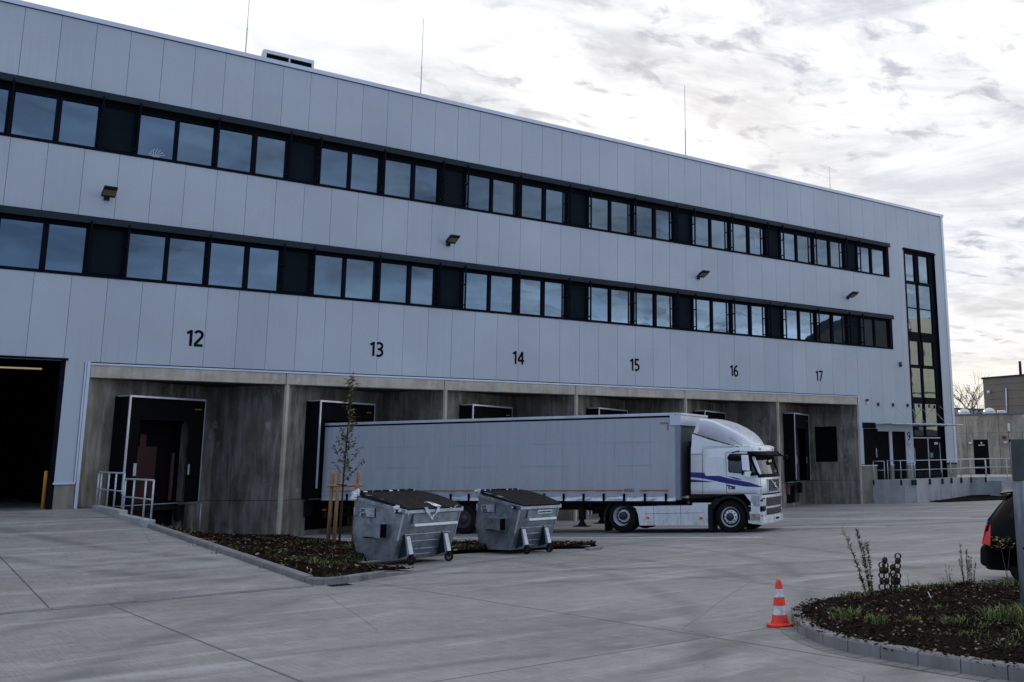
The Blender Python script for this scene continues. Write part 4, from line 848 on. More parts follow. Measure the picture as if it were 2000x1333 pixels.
trl = thing('semi_trailer', 'long grey curtain sided semi trailer backed into dock 13', 'trailer', (B0.x, B0.y, 0), RZ)
s0, s1 = .56, 14.16; WD = 2.5
q = MB().m('curtain'); nx, nz = 170, 8
def cur(s_, z):
    t = (z - 1.30) / 2.45
    return -.018 + .010 * sin(s_ * 8.8) * (1 - t) ** 3 + .004 * sin(s_ * 23 + z * 2) * (1 - t) ** 2 + .005 * sin(pi * t) * sin(s_ * 2.1)
grid = [[q.v((s0 + (s1 - s0) * i / nx, .02 + cur(s0 + (s1 - s0) * i / nx, 1.30 + 2.46 * j / nz), 1.30 + 2.46 * j / nz)) for j in range(nz + 1)] for i in range(nx + 1)]
for i in range(nx):
    for j in range(nz): q.f([grid[i][j], grid[i + 1][j], grid[i + 1][j + 1], grid[i][j + 1]], True)
q.build('curtain', trl)
q = MB().m('curtain'); q.box(s0, s1, WD - .05, WD, 1.30, 3.76); q.build('curtain', trl)
q = MB()   # welded seam lines on the curtain: shallow tucks
q.m('curtain_seam')
for k in range(22): s_ = .9 + k * .62; q.box(s_, s_ + .012, -.0035, .06, 1.45, 3.7)
for z in (2.28, 3.0): q.box(s0, s1, -.0035, .06, z, z + .014)
q.build('curtain_seams', trl)
q = MB().m('alu'); q.box(s0, s1 + .04, -.03, WD + .03, 3.84, 3.90); q.m('dark_frame'); q.box(s0, s1, .0, WD, 3.755, 3.84); q.m('alu'); q.box(s0, s1, -.02, .0, 3.815, 3.90)
for k in range(14): q.m('dark_frame'); q.box(.8 + k, .82 + k, -.024, -.02, 3.85, 3.87)
q.build('roof', trl)
q = MB().m('headboard'); q.box(14.17, 14.27, .1, WD - .1, 1.3, 3.5); q.m('grey_post'); q.box(14.165, 14.32, -.02, .12, 1.2, 3.5); q.box(14.165, 14.32, WD - .12, WD + .02, 1.2, 3.5); q.m('trim'); q.box(14.0, 14.36, -.03, WD + .03, 3.5, 3.82)
q.m('alu'); q.box(14.2, 14.38, -.03, WD + .03, 3.822, 3.89)
q.build('front_wall', trl, bevel=.008)
# rave rail with straps
q = MB().m('alu')
for i in range(90):
    a = s0 + (s1 - s0) * i / 90; b = s0 + (s1 - s0) * (i + 1) / 90; da = .012 * sin(a * 5.3) + .006 * sin(a * 17); db = .012 * sin(b * 5.3) + .006 * sin(b * 17)
    q.hexa([(a, -.015 + da, 1.17), (b, -.015 + db, 1.17), (b, .05, 1.17), (a, .05, 1.17), (a, .0 - da, 1.25), (b, .0 - db, 1.25), (b, .05, 1.25), (a, .05, 1.25)])
    q.hexa([(a, .0 - da, 1.25), (b, .0 - db, 1.25), (b, .05, 1.25), (a, .05, 1.25), (a, .02 + da, 1.345), (b, .02 + db, 1.345), (b, .06, 1.345), (a, .06, 1.345)])
q.m('dark_frame'); q.box(s0, s1, .0, .06, 1.10, 1.168); q.build('side_rail', trl)
q = MB().m('dark_frame')
for k in range(19):
    s_ = 13.84 - k * .715
    if s_ < .8: break
    q.box(s_ - .03, s_ + .03, -.045, .0, 1.14, 1.40)
q.build('tension_straps', trl)
q = MB().m('orange_tape'); q.box(.9, 12.36, -.012, .0, 1.475, 1.515); q.box(12.93, 13.92, -.012, .0, 1.475, 1.515); q.box(13.66, 13.94, -.012, .0, 3.56, 3.60); q.box(13.90, 13.94, -.012, .0, 3.36, 3.56); q.build('reflective_tape', trl)
q = MB().m('red_letters'); text(q, 'KO:GEL', (12.42, -.014, 1.46), (1, 0, 0), (0, 0, 1), .085, .2, .12); q.build('lettering', trl, recalc=False)
q = MB().m('chassis'); q.box(s0, 13.9, .7, .9, .85, 1.15); q.box(s0, 13.9, 1.6, 1.8, .85, 1.15); q.box(s0, 14.0, .05, 2.45, 1.09, 1.16); q.box(.56, .75, .1, 2.4, .55, .75)
for k in range(12): q.box(1.2 + k * 1.1, 1.3 + k * 1.1, .1, 2.4, .98, 1.09)
q.box(7.6, 9.3, .25, .75, .55, 1.0); q.build('chassis', trl)
for s_ in (3.83, 5.14, 6.45):
    ax = MB().m('chassis'); ax.tube([(s_, .3, GZT - .10 + .5), (s_, 2.2, GZT - .10 + .5)], .07, 8); ax.build('axle', trl)
    wheel(trl, s_, .06, -1, 'trailer', .46 + .10, wd=.38); wheel(trl, s_, 2.44, 1, 'trailer', .46 + .10, wd=.38)
    mg = MB().m('chassis'); mg.prism([( .56 * cos(radians(a)), .56 * sin(radians(a))) for a in range(20, 161, 20)] + [(.58 * cos(radians(a)), .58 * sin(radians(a))) for a in range(160, 19, -20)], lambda p, d_: (s_ + p[0], d_, .58 + p[1]), .04, .45); mg.build('mudguard', trl)
for w0 in (.42, 1.95):
    lg = MB().m('chassis'); lg.box(10.58, 10.78, w0, w0 + .15, .55, 1.1); lg.box(10.62, 10.74, w0 + .02, w0 + .13, .42, .55); lg.hexa([(10.55, w0, .36), (10.81, w0, .36), (10.81, w0 + .15, .36), (10.55, w0 + .15, .36), (10.6, w0, .46), (10.76, w0, .46), (10.76, w0 + .15, .46), (10.6, w0 + .15, .46)]); lg.box(10.42, 10.94, w0 - .05, w0 + .2, .33, .36); lg.build('landing_leg', trl)
q = MB().m('paper'); q.box(10.95, 10.99, .38, .40, .72, .84); q.box(11.05, 11.09, .38, .40, .72, .84); q.build('marker', trl)
q = MB().m('red_lens'); q.box(.50, .56, .12, .30, .80, .86); q.build('tail_light', trl)
# ---- tractor
trk = thing('truck', 'white truck tractor with dark blue side stripes and roof fairing, coupled to the grey trailer', 'truck', (B0.x, B0.y, 0), RZ)
def plan(s_r, s_f, bulge, rc, w_in, y0=0.0, y1=2.5):
    """near side rear -> near side front -> around the front -> far side rear"""
    y0 += w_in; y1 -= w_in; pts = [(s_r, y0), ((s_r + s_f - rc) / 2, y0), (s_f - rc - .15, y0), (s_f - rc, y0 + .003)]
    for k in range(1, 6): a = radians(90 * k / 6); pts.append((s_f - rc + rc * sin(a), y0 + rc - rc * cos(a)))
    yc = (y0 + y1) / 2; hw = (y1 - y0) / 2 - rc
    for k in range(7): u = -1 + 2 * k / 6; pts.append((s_f + bulge * (1 - u * u), yc + u * hw))
    for k in range(5, 0, -1): a = radians(90 * k / 6); pts.append((s_f - rc + rc * sin(a), y1 - rc + rc * cos(a)))
    pts += [(s_f - rc, y1 - .003), (s_f - rc - .15, y1), ((s_r + s_f - rc) / 2, y1), (s_r, y1)]
    return pts
levels = [(1.38, 16.88, .09, .16, 0), (1.55, 16.90, .10, .16, 0), (1.86, 16.88, .10, .16, 0), (1.97, 16.85, .10, .16, 0.005), (2.52, 16.70, .10, .16, .03), (2.60, 16.71, .10, .16, .035), (2.80, 16.74, .08, .18, .05), (2.86, 16.62, .08, .2, .12)]
cb = MB(); rows = [[cb.v((p[0], p[1], z)) for p in plan(14.67, sf, bl, rc, wi)] for z, sf, bl, rc, wi in levels]; npt = len(rows[0])
for j in range(len(levels) - 1):
    for i in range(npt - 1):
        glass = (j == 3 and 5 <= i <= npt - 7); blk = (j == 2 and 6 <= i <= npt - 8)
        cb.m('auto_glass' if glass else ('dark_frame' if blk else 'white_paint')); cb.f([rows[j][i], rows[j][i + 1], rows[j + 1][i + 1], rows[j + 1][i]], not glass)
cb.m('white_paint'); cb.f(rows[-1]); cb.m('chassis'); cb.f(rows[0][::-1])
for j in range(len(levels) - 1): cb.m('white_paint'); cb.f([rows[j][0], rows[j + 1][0], rows[j + 1][-1], rows[j][-1]])
cb.build('cab', trk)
# door, lower door and shut lines
y_ = -.006
q = MB().m('white_paint')
q.prism([(15.83, 1.41), (16.40, 1.38), (16.55, 1.2), (16.72, 1.02), (16.93, 1.01), (16.93, 1.37)], lambda p, d_: (p[0], d_, p[1]), .0, .12)   # lower door leaf before the wheel arch
q.build('door_bottom', trk, bevel=.006)
q = MB().m('dark_frame')
for a, b in (((15.06, 1.40), (15.06, 2.76)), ((15.06, 2.80), (15.2, 2.83)), ((15.83, 1.41), (15.83, 2.64)), ((15.83, 2.64), (16.5, 2.66)), ((16.93, 1.4), (16.93, 1.98)), ((14.68, 2.60), (15.05, 2.60)), ((15.83, 1.405), (16.93, 1.375)), ((15.2, 2.83), (16.6, 2.82)), ((16.93, 1.02), (16.93, 1.37))):
    q.ribbon([a, b], .012, (0, -.003 if a[1] < 2.59 else .03 if a[1] > 2.78 else -.003, 0), (1, 0, 0), (0, 0, 1))
q.build('shut_lines', trk, recalc=False)
q = MB().m('white_paint'); q.prism([(15.17, 1.93), (15.72, 1.93), (15.76, 1.98), (15.76, 2.46), (15.70, 2.52), (15.26, 2.52), (15.19, 2.44), (15.14, 1.98)], lambda p, d_: (p[0], d_, p[1]), -.006, .03); q.build('bunk_panel', trk, bevel=.004)
q = MB().m('dark_frame'); q.prism([(15.92, 2.03), (15.90, 2.10), (15.90, 2.54), (15.95, 2.59), (16.50, 2.59), (16.62, 2.53), (16.86, 1.99), (16.80, 1.96)], lambda p, d_: (p[0], d_ + max(0, (p[1] - 1.97)) * .05, p[1]), -.010, .02); wf = q.build('side_window', trk)
q = MB().m('auto_glass'); q.prism([(15.95, 2.05), (15.94, 2.12), (15.94, 2.53), (15.98, 2.56), (16.44, 2.56), (16.44, 2.02)], lambda p, d_: (p[0], d_ + max(0, (p[1] - 1.97)) * .05, p[1]), -.016, -.010); q.prism([(16.47, 2.02), (16.47, 2.56), (16.56, 2.52), (16.77, 2.02)], lambda p, d_: (p[0], d_ + max(0, (p[1] - 1.97)) * .05, p[1]), -.016, -.010); q.build('pane', wf)
q = MB().m('white_paint'); q.hexa([(16.84, .02, 1.97), (16.90, .03, 1.97), (16.94, .07, 1.97), (16.86, .07, 1.97), (16.63, .04, 2.56), (16.68, .05, 2.56), (16.72, .09, 2.56), (16.66, .09, 2.56)]); q.build('window_pillar', trk)
q = MB().m('hub_dark'); q.box(15.89, 16.11, -.012, .0, 1.53, 1.61); q.m('white_paint'); q.box(15.93, 15.99, -.016, -.012, 1.55, 1.59); q.build('door_handle', trk)
# stripes
q = MB().m('blue_paint'); f2 = lambda p, d_: (p[0], d_, p[1])
for poly in ([(14.67, 2.05), (15.06, 2.03), (15.5, 1.96), (15.84, 1.87), (15.84, 1.70), (15.4, 1.79), (15.06, 1.86), (14.67, 1.90)], [(14.67, 1.83), (15.05, 1.79), (15.45, 1.75), (15.2, 1.745), (14.67, 1.745)],
             [(15.84, 1.87), (16.2, 1.80), (16.6, 1.72), (16.9, 1.62), (17.0, 1.585), (16.6, 1.60), (16.4, 1.61), (15.84, 1.70)], [(15.85, 1.92), (16.1, 1.885), (16.35, 1.81), (16.2, 1.815), (16.0, 1.87)], [(15.84, 1.67), (16.02, 1.63), (16.15, 1.60), (15.95, 1.61), (15.84, 1.62)]):
    q.prism(poly, f2, -.0045, .0)
q.build('stripes', trk)
# roof fairing
q = MB().m('white_paint'); st_ = [(14.90, 3.70, .10), (15.2, 3.68, .10), (15.46, 3.60, .12), (15.8, 3.44, .15), (16.1, 3.27, .28), (16.3, 3.13, .42), (16.45, 2.99, .60), (16.55, 2.88, .75), (16.60, 2.80, .85)]
rr = []
_st = []
for i_ in range(len(st_) - 1):
    for k_ in range(4): _st.append(tuple(st_[i_][q_] + (st_[i_ + 1][q_] - st_[i_][q_]) * k_ / 4 for q_ in range(3)))
st_ = _st + [st_[-1]]
for s_, zt, wi in st_:
    zb = 3.24 - (s_ - 14.8) * .33 if s_ < 16.3 else 2.76; zb = max(zb, 2.76); zb = min(zb, zt - .03); ring = []
    y0, y1 = .03 + (wi - .1), 2.47 - (wi - .1); hh = zt - zb; rc = min(.08, hh * .9)
    ring.append((s_ - (.14 if s_ < 14.9 else 0) * 0, y0, zb)); ring.append((s_, y0 + .01, zt - rc))
    for k in range(1, 9): a = radians(11.25 * k); ring.append((s_, y0 + .01 + rc * 1.3 * (1 - cos(a)), zt - rc + rc * sin(a)))
    ring.append((s_, (y0 + y1) / 2, zt + .03))
    for k in range(8, 0, -1): a = radians(11.25 * k); ring.append((s_, y1 - .01 - rc * 1.3 * (1 - cos(a)), zt - rc + rc * sin(a)))
    ring.append((s_, y1 - .01, zt - rc)); ring.append((s_, y1, zb)); rr.append([q.v(p) for p in ring])
for a, b in zip(rr, rr[1:]):
    for i in range(len(a) - 1): q.f([a[i], a[i + 1], b[i + 1], b[i]], True)
    q.f([a[0], b[0], b[-1], a[-1]])
q.f(rr[0]); q.f(rr[-1][::-1]); q.prism([(14.77, 3.26), (14.95, 3.70), (14.95, 3.20)], f2, .032, .08)
q.m('dark_frame'); q.ribbon([(14.80, 3.235), (15.6, 2.98), (16.25, 2.79)], .014, (0, .028, 0), (1, 0, 0), (0, 0, 1)); q.build('roof_fairing', trk)
q = MB().m('white_paint'); q.prism([(14.67, 2.60), (14.72, 3.22), (15.3, 3.03), (16.1, 2.80), (15.10, 2.78), (15.05, 2.60)], f2, .03, .10); q.build('side_fairing', trk, bevel=.01); q = MB().m('white_paint'); q.prism([(14.67, 2.60), (14.72, 3.22), (15.3, 3.03), (16.1, 2.80), (15.10, 2.78), (15.05, 2.60)], f2, 2.40, 2.47); q.build('side_fairing', trk, bevel=.01)
# sun visor, mirrors
q = MB().m('dark_frame')
vp = [(16.50, .02), (16.68, .02), (16.82, .14), (16.92, .40), (16.96, 1.25), (16.92, 2.10), (16.82, 2.36), (16.68, 2.48)]
a = [q.v((x, y, 2.66)) for x, y in vp]; b = [q.v((x + .10, y - (.06 if y < 1 else -.06 if y > 1.6 else 0), 2.50)) for x, y in vp]; c_ = [q.v((x + .07, y, 2.50)) for x, y in vp]
for i in range(len(vp) - 1): q.f([a[i], a[i + 1], b[i + 1], b[i]], True); q.f([a[i], c_[i], c_[i + 1], a[i + 1]], True); q.f([b[i], b[i + 1], c_[i + 1], c_[i]])
q.build('sun_visor', trk)
q = MB().m('lamp_glass')
for yy in (.55, .8, 1.7, 1.95): q.box(16.74, 16.79, yy - .1, yy + .1, 2.70, 2.77)
q.m('white_paint'); q.box(16.50, 16.76, .5, 2.0, 2.68, 2.80); q.build('roof_lights', trk, bevel=.02)
q = MB().m('dark_frame'); q.lathe([(.02, -.02), (.10, 0), (.14, .08), (.12, .14), (.02, .17)], (16.10, -.25, 2.55), (0, 0, -1), 14); q.tube([(16.1, -.2, 2.62), (16.25, .03, 2.68)], .02, 6); q.tube([(17.12, 2.0, 2.50), (16.93, 1.9, 2.62)], .025, 6); q.lathe([(.02, -.02), (.09, 0), (.10, .06), (.02, .09)], (17.16, 2.05, 2.48), (.5, -.3, -.6), 12); q.build('kerb_mirror', trk)
q = MB().m('white_paint'); q.hexa([(16.44, -.30, 2.10), (16.60, -.24, 2.08), (16.64, -.14, 2.08), (16.50, -.16, 2.10), (16.42, -.30, 2.55), (16.56, -.24, 2.55), (16.60, -.14, 2.55), (16.46, -.16, 2.55)])
q.hexa([(16.52, -.28, 1.89), (16.66, -.23, 1.90), (16.68, -.14, 1.90), (16.56, -.15, 1.89), (16.50, -.28, 2.05), (16.65, -.23, 2.06), (16.68, -.14, 2.06), (16.54, -.15, 2.05)])
q.m('dark_frame'); q.hexa([(16.60, -.2, 1.92), (16.68, -.2, 1.92), (16.88, .02, 1.95), (16.80, .02, 1.95), (16.60, -.2, 2.0), (16.68, -.2, 2.0), (16.88, .02, 2.02), (16.80, .02, 2.02)]); q.box(16.40, 16.44, -.26, -.16, 1.95, 2.56); q.tube([(16.5, -.2, 2.56), (16.6, .04, 2.60)], .02, 6); q.build('wing_mirror', trk, bevel=.02)
q = MB().m('dark_frame'); q.tube([(16.35, .1, 2.82), (15.95, .05, 3.08)], .006, 4); q.build('antenna', trk)
# lower front: bumper, grille
def front_block(nm, m_, z0, z1, s_r, sf, bl, rc, wi=0.0, extra=None, bevel_=.02, yrange=(0, 2.5)):
    q = MB().m(m_); A = [q.v((p[0], p[1], z0)) for p in plan(s_r, sf, bl, rc, wi)]; B = [q.v((p[0], p[1], z1)) for p in plan(s_r, sf, bl, rc, wi)]
    q.f(A[::-1]); q.f(B)
    for i in range(len(A)): q.f([A[i], A[(i + 1) % len(A)], B[(i + 1) % len(A)], B[i]])
    if extra: extra(q)
    return q.build(nm, trk)
front_block('front_corner', 'white_paint', .56, 1.34, 16.88, 16.91, .10, .16)
front_block('front_gap', 'dark_frame', 1.335, 1.385, 16.60, 16.87, .07, .16, .03)
front_block('bumper', 'white_paint', .50, .70, 16.80, 16.95, .10, .18, -.005)
q = MB()   # lower lip tapering
q.m('white_paint'); q.hexa([(16.50, .02, .52), (16.92, .02, .47), (16.92, .5, .47), (16.50, .5, .52), (16.47, .0, .86), (16.96, .0, .86), (16.96, .5, .86), (16.47, .5, .86)]); q.m('dirty_step'); q.box(16.58, 16.88, -.012, .0, .60, .80); q.build('entry_step', trk, bevel=.01)
q = MB().m('dark_frame'); q.box(16.50, 16.95, .015, .5, .86, 1.02); q.m('white_paint'); q.box(16.52, 16.93, .0, .02, 1.015, 1.03); q.build('step_gap', trk)
def fr_s(y, z, sf=16.91, bl=.10, rc=.16):
    yy = abs(y - 1.25); hw = 1.25 - rc
    if yy <= hw: return sf + bl * (1 - (yy / hw) ** 2)
    return sf - rc + math.sqrt(max(0, rc * rc - (yy - hw) ** 2))
def front_patch(mb, y0, y1, z0, z1, off_, n=6, sf=16.91, bl=.10):
    for i in range(n):
        a = y0 + (y1 - y0) * i / n; b = y0 + (y1 - y0) * (i + 1) / n; sa, sb = fr_s(a, 0, sf, bl) + off_, fr_s(b, 0, sf, bl) + off_
        mb.hexa([(sa - .03, a, z0), (sa, a, z0), (sb, b, z0), (sb - .03, b, z0), (sa - .03, a, z1), (sa, a, z1), (sb, b, z1), (sb - .03, b, z1)])
q = MB().m('hub_dark'); front_patch(q, .45, 2.05, 1.00, 1.26, .012, 8); front_patch(q, .45, 2.05, .74, .94, .012, 8)
q.m('chassis')
for k in range(4): front_patch(q, .47, 2.03, 1.02 + k * .06, 1.035 + k * .06, .022, 8)
for k in range(3): front_patch(q, .47, 2.03, .77 + k * .055, .785 + k * .055, .022, 8)
q.build('lower_grille', trk)
q = MB().m('hub_dark'); front_patch(q, .62, 1.88, 1.50, 1.80, .015, 8, 16.90, .10); front_patch(q, .72, 1.78, 1.44, 1.50, .015, 8, 16.90, .10); q.m('alu')
front_patch(q, .60, .64, 1.44, 1.81, .02, 1, 16.90, .10); front_patch(q, 1.86, 1.90, 1.44, 1.81, .02, 1, 16.90, .10)
for i in range(8):   # diagonal bar and emblem
    u0, u1 = i / 8, (i + 1) / 8; ya, yb = 1.65 - .80 * u0, 1.65 - .80 * u1; za, zb = 1.47 + .31 * u0, 1.47 + .31 * u1; sa = fr_s(ya, 0, 16.90, .10) + .03
    q.hexa([(sa - .02, ya, za - .02), (sa, ya, za - .02), (sa, yb, zb - .02), (sa - .02, yb, zb - .02), (sa - .02, ya, za + .02), (sa, ya, za + .02), (sa, yb, zb + .02), (sa - .02, yb, zb + .02)])
q.lathe([(.075, 0), (.075, .02), (.05, .025), (.05, 0)], (fr_s(1.25, 0, 16.90, .10) + .02, 1.25, 1.625), (1, 0, 0), 20, caps=False); q.m('dark_frame')
for k in range(4): front_patch(q, .66, 1.84, 1.53 + k * .07, 1.545 + k * .07, .022, 8, 16.90, .10)
q.build('grille', trk)
for (ya, yb) in ((.02, .36), (2.14, 2.48)):
    q = MB().m('hub_dark'); front_patch(q, ya, yb, .62, 1.26, .006, 6); q.m('lamp_glass'); front_patch(q, ya + .04, yb - .04, .92, 1.22, .014, 5); front_patch(q, ya + .04, yb - .04, .66, .80, .014, 5); q.m('white_paint'); front_patch(q, ya, yb, .82, .90, .012, 5); q.build('headlight', trk)
q = MB().m('paper'); front_patch(q, .98, 1.52, .56, .68, .07, 2); q.m('number_paint'); front_patch(q, 1.04, 1.46, .59, .65, .073, 2); q.build('number_plate', trk)
q = MB().m('hub_dark'); q.box(16.90, 16.98, -.004, .03, 1.16, 1.22); q.lathe([(.025, 0), (.025, .008)], (16.94, .01, .74), (0, -1, 0), 10); q.build('side_marker', trk)
# wheel arch, mudguards, chassis
def archp(sc, zc, r0, r1, a0, a1, n=14): return [(sc + r1 * cos(radians(a0 + (a1 - a0) * i / n)), zc + r1 * sin(radians(a0 + (a1 - a0) * i / n))) for i in range(n + 1)] + [(sc + r0 * cos(radians(a0 + (a1 - a0) * i / n)), zc + r0 * sin(radians(a0 + (a1 - a0) * i / n))) for i in range(n, -1, -1)]
q = MB().m('chassis'); q.prism(archp(15.92, .70, .56, .64, -8, 155), f2, .0, .5); q.prism([(14.66, 1.24), (15.3, 1.28), (15.9, 1.37), (14.66, 1.38)], f2, .01, 2.49); q.box(14.66, 16.9, .5, 2.0, .75, 1.37); q.build('front_arch', trk)
q = MB().m('chassis'); q.prism(archp(15.92, .70, .56, .64, -8, 175), f2, 2.0, 2.5); q.build('front_arch', trk)
q = MB().m('chassis'); q.box(15.22, 15.36, .0, .5, .28, 1.08); q.hexa([(15.25, .02, 1.05), (15.36, .02, 1.05), (15.36, .4, 1.05), (15.25, .4, 1.05), (15.48, .02, 1.27), (15.58, .02, 1.27), (15.58, .4, 1.27), (15.48, .4, 1.27)]); q.build('mudflap', trk)
q = MB().m('chassis'); q.prism(archp(12.30, .70, .54, .585, 12, 180), f2, .02, .62); q.box(11.70, 11.74, .05, .6, .22, .72); q.build('drive_mudguard', trk); q = MB().m('chassis'); q.prism(archp(12.30, .70, .54, .585, 12, 180), f2, 1.88, 2.48); q.build('drive_mudguard', trk)
q = MB().m('chassis'); q.box(11.4, 16.6, .75, .95, .65, .95); q.box(11.4, 16.6, 1.55, 1.75, .65, .95); q.box(12.9, 15.2, .1, .7, .45, .95); q.box(12.9, 15.2, 1.8, 2.4, .45, .95); q.box(11.7, 12.9, .8, 1.7, .95, 1.10); q.box(14.35, 14.64, .7, 1.8, .95, 3.0); q.tube([(12.3, .3, .7), (12.3, 2.2, .7)], .12, 8); q.m('alu'); q.box(13.3, 14.3, .25, .7, .98, 1.03); q.build('chassis', trk)
q = MB()
q.m('white_paint'); q.prism([(12.70, 1.00), (12.80, .95), (12.88, .75), (12.93, .42), (15.21, .45), (15.21, .98), (15.33, 1.12), (14.72, 1.12), (14.70, 1.04)], f2, .0, .10)
q.m('dark_frame')
for a, b in (((13.42, .43), (13.42, 1.02)), ((14.32, .45), (14.32, 1.04)), ((13.1, .78), (15.05, .82))): q.ribbon([a, b], .01, (0, -.003, 0), (1, 0, 0), (0, 0, 1))
sk = q.build('side_skirt', trk)
for s_ in (13.22, 14.99): q = MB().m('orange_lens'); q.box(s_ - .05, s_ + .05, -.012, -.001, .62, .69); q.build('marker_lamp', sk)
q = MB().m('white_paint'); q.box(12.9, 15.2, 2.4, 2.5, .42, 1.0); q.build('side_skirt', trk)
wheel(trk, 15.92, .06, -1, 'front', .70); wheel(trk, 15.92, 2.44, 1, 'front', .70); wheel(trk, 12.30, .06, -1, 'drive', .70, wd=.58); wheel(trk, 12.30, 2.44, 1, 'drive', .70, wd=.58)
# ================================================================== DUMPSTERS
def dumpster(loc, rz, label, wide, straps):
    t = thing('dumpster', label, 'waste container', loc, rz, 'galvanized waste containers by the planting bed'); U0, U1 = -.24, wide
    prof = [(-.02, 1.09), (.18, .52), (.37, .09), (1.26, .07), (1.40, .20), (1.66, .21), (1.76, .38), (1.86, .66), (1.80, 1.08), (1.74, 1.33), (-.02, 1.12)]
    q = MB().m('galv_sheet'); q.prism(prof, lambda p, d_: (d_, p[0], p[1]), U0, U1); q.build('body', t, bevel=.012)
    q = MB().m('galv_sheet')   # rim
    for (a, b) in ((U0 - .03, U0 + .02), (U1 - .02, U1 + .03)): q.hexa([(a, -.06, 1.08), (b, -.06, 1.08), (b, 1.76, 1.33), (a, 1.76, 1.33), (a, -.06, 1.17), (b, -.06, 1.17), (b, 1.76, 1.42), (a, 1.76, 1.42)])
    q.box(U0 - .03, U1 + .03, -.09, -.03, 1.075, 1.17); q.box(U0 + .02, U1 - .02, 1.70, 1.78, 1.30, 1.42); q.build('rim', t, bevel=.008)
    # fork pockets, logo plate
    for sd, X in ((-1, U0), (1, U1)):
        q = MB().m('galv_sheet'); x1 = X + sd * .18
        q.hexa([(min(X, x1), .56, .56), (max(X, x1), .56, .56), (max(X, x1), 1.24, .60), (min(X, x1), 1.24, .60), (min(X, x1), .56, .86), (max(X, x1), .56, .86), (max(X, x1), 1.24, .86), (min(X, x1), 1.24, .86)])
        q.m('black'); xe = X + sd * .02; q.hexa([(min(xe, x1 - sd * .01), .545, .57), (max(xe, x1 - sd * .01), .545, .57), (max(xe, x1 - sd * .01), .56, .57), (min(xe, x1 - sd * .01), .56, .57), (min(xe, x1 - sd * .01), .545, .85), (max(xe, x1 - sd * .01), .545, .85), (max(xe, x1 - sd * .01), .56, .85), (min(xe, x1 - sd * .01), .56, .85)])
        q.box(min(xe, x1 - sd * .01), max(xe, x1 - sd * .01), .6, 1.2, .555, .57)
        q.m('galv_sheet')
        for yy in (.58, 1.1): q.prism([(yy, .86), (yy + .12, .86), (yy + .09, .97), (yy + .05, .97)], lambda p, d_: (d_, p[0], p[1]), X, X + sd * .05)
        q.build('fork_pocket', t)
        q = MB().m('galv'); q.tube([(X + sd * .01, 1.72, 1.20), (X + sd * .06, 1.72, 1.18), (X + sd * .06, 1.72, 1.02), (X + sd * .01, 1.72, 1.0)], .013, 6); q.build('handle', t)
        q = MB().m('plastic_lid'); q.tube([(X + sd * -.0, .16, 1.13), (X + sd * .10, .16, 1.13)], .045, 12); q.m('steel'); q.tube([(X + sd * .08, .16, 1.13), (X + sd * .11, .16, 1.13)], .03, 12); q.build('trunnion', t)
    q = MB().m('galv'); q.box(U0 - .012, U0, 1.02, 1.58, .99, 1.17); q.m('dark_frame'); q.box(U0 - .014, U0 - .002, 1.0, 1.02, .98, 1.18); q.box(U0 - .014, U0 - .002, 1.02, 1.5, .978, .988)
    q.ribbon([(.42, .05), (.42, .13), (.54, .13), (.54, .03), (.36, .03)], .008, (U0 - .016, 1.58, .99), (0, -1, 0), (0, 0, 1))
    text(q, 'pre.', (U0 - .016, 1.54, 1.09), (0, -1, 0), (0, 0, 1), .10, .14); text(q, 'zero', (U0 - .016, 1.54, 1.00), (0, -1, 0), (0, 0, 1), .10, .14); q.build('logo_plate', t, recalc=False)
    # front ribs, ledge, legs
    q = MB().m('steel'); q.hexa([(U0 + .24, -.10, .80), (U1 - .12, -.10, .80), (U1 - .12, .09, .80), (U0 + .24, .09, .80), (U0 + .24, -.08, .86), (U1 - .12, -.08, .86), (U1 - .12, .09, .86), (U0 + .24, .09, .86)]); q.build('ledge', t, bevel=.01)
    q = MB().m('galv_sheet')
    for z_, yy in ((.62, .15), (.47, .195), (.30, .27), (.18, .33)): q.box(U0 + .15, U1 - .15, yy - .012, yy + .02, z_, z_ + .02)
    q.hexa([(U0 + .24, -.015, .87), (U1 - .10, -.015, .87), (U1 - .10, .02, .87), (U0 + .24, .02, .87), (U0 + .24, -.045, 1.06), (U1 - .10, -.045, 1.06), (U1 - .10, -.02, 1.06), (U0 + .24, -.02, 1.06)]); q.m('steel')
    for X in (U0 - .004, U1 - .014): q.hexa([(X, -.03, 1.07), (X + .018, -.03, 1.07), (X + .018, .02, 1.07), (X, .02, 1.07), (X, .16, .52), (X + .018, .16, .52), (X + .018, .2, .52), (X, .2, .52)])
    q.build('front_ribs', t)
    for X in (0.0, wide - .27):
        q = MB().m('steel'); q.hexa([(X - .06, -.03, .22), (X + .04, -.03, .22), (X + .04, .06, .22), (X - .06, .06, .22), (X - .10, .06, .60), (X + .0, .06, .60), (X + .0, .13, .60), (X - .10, .13, .60)])
        q.m('cap'); q.hexa([(X - .08, .05, .2), (X - .07, .05, .2), (X - .07, .36, .12), (X - .08, .36, .12), (X - .11, .12, .66), (X - .10, .12, .66), (X - .10, .2, .5), (X - .11, .2, .5)]); q.build('leg', t, bevel=.004)
    for X, Y in ((0, 0), (wide - .27, 0), (0, 1.62), (wide - .27, 1.62)):
        q = MB().m('rubber'); q.lathe([(.055, -.02), (.09, -.022), (.10, -.012), (.10, .012), (.09, .022), (.055, .02)], (X, Y, .10), (.35, 1, 0), 22, caps=False); wo_ = q.build('wheel', t)
        q = MB().m('hub_dark'); q.lathe([(.02, -.03), (.02, .03)], (X, Y, .10), (.35, 1, 0), 10)
        for k in range(5): a = 2 * pi * k / 5; q.tube([(X, Y, .10), (X + .066 * cos(a), Y - .023 * cos(a), .10 + .07 * sin(a))], .012, 5)
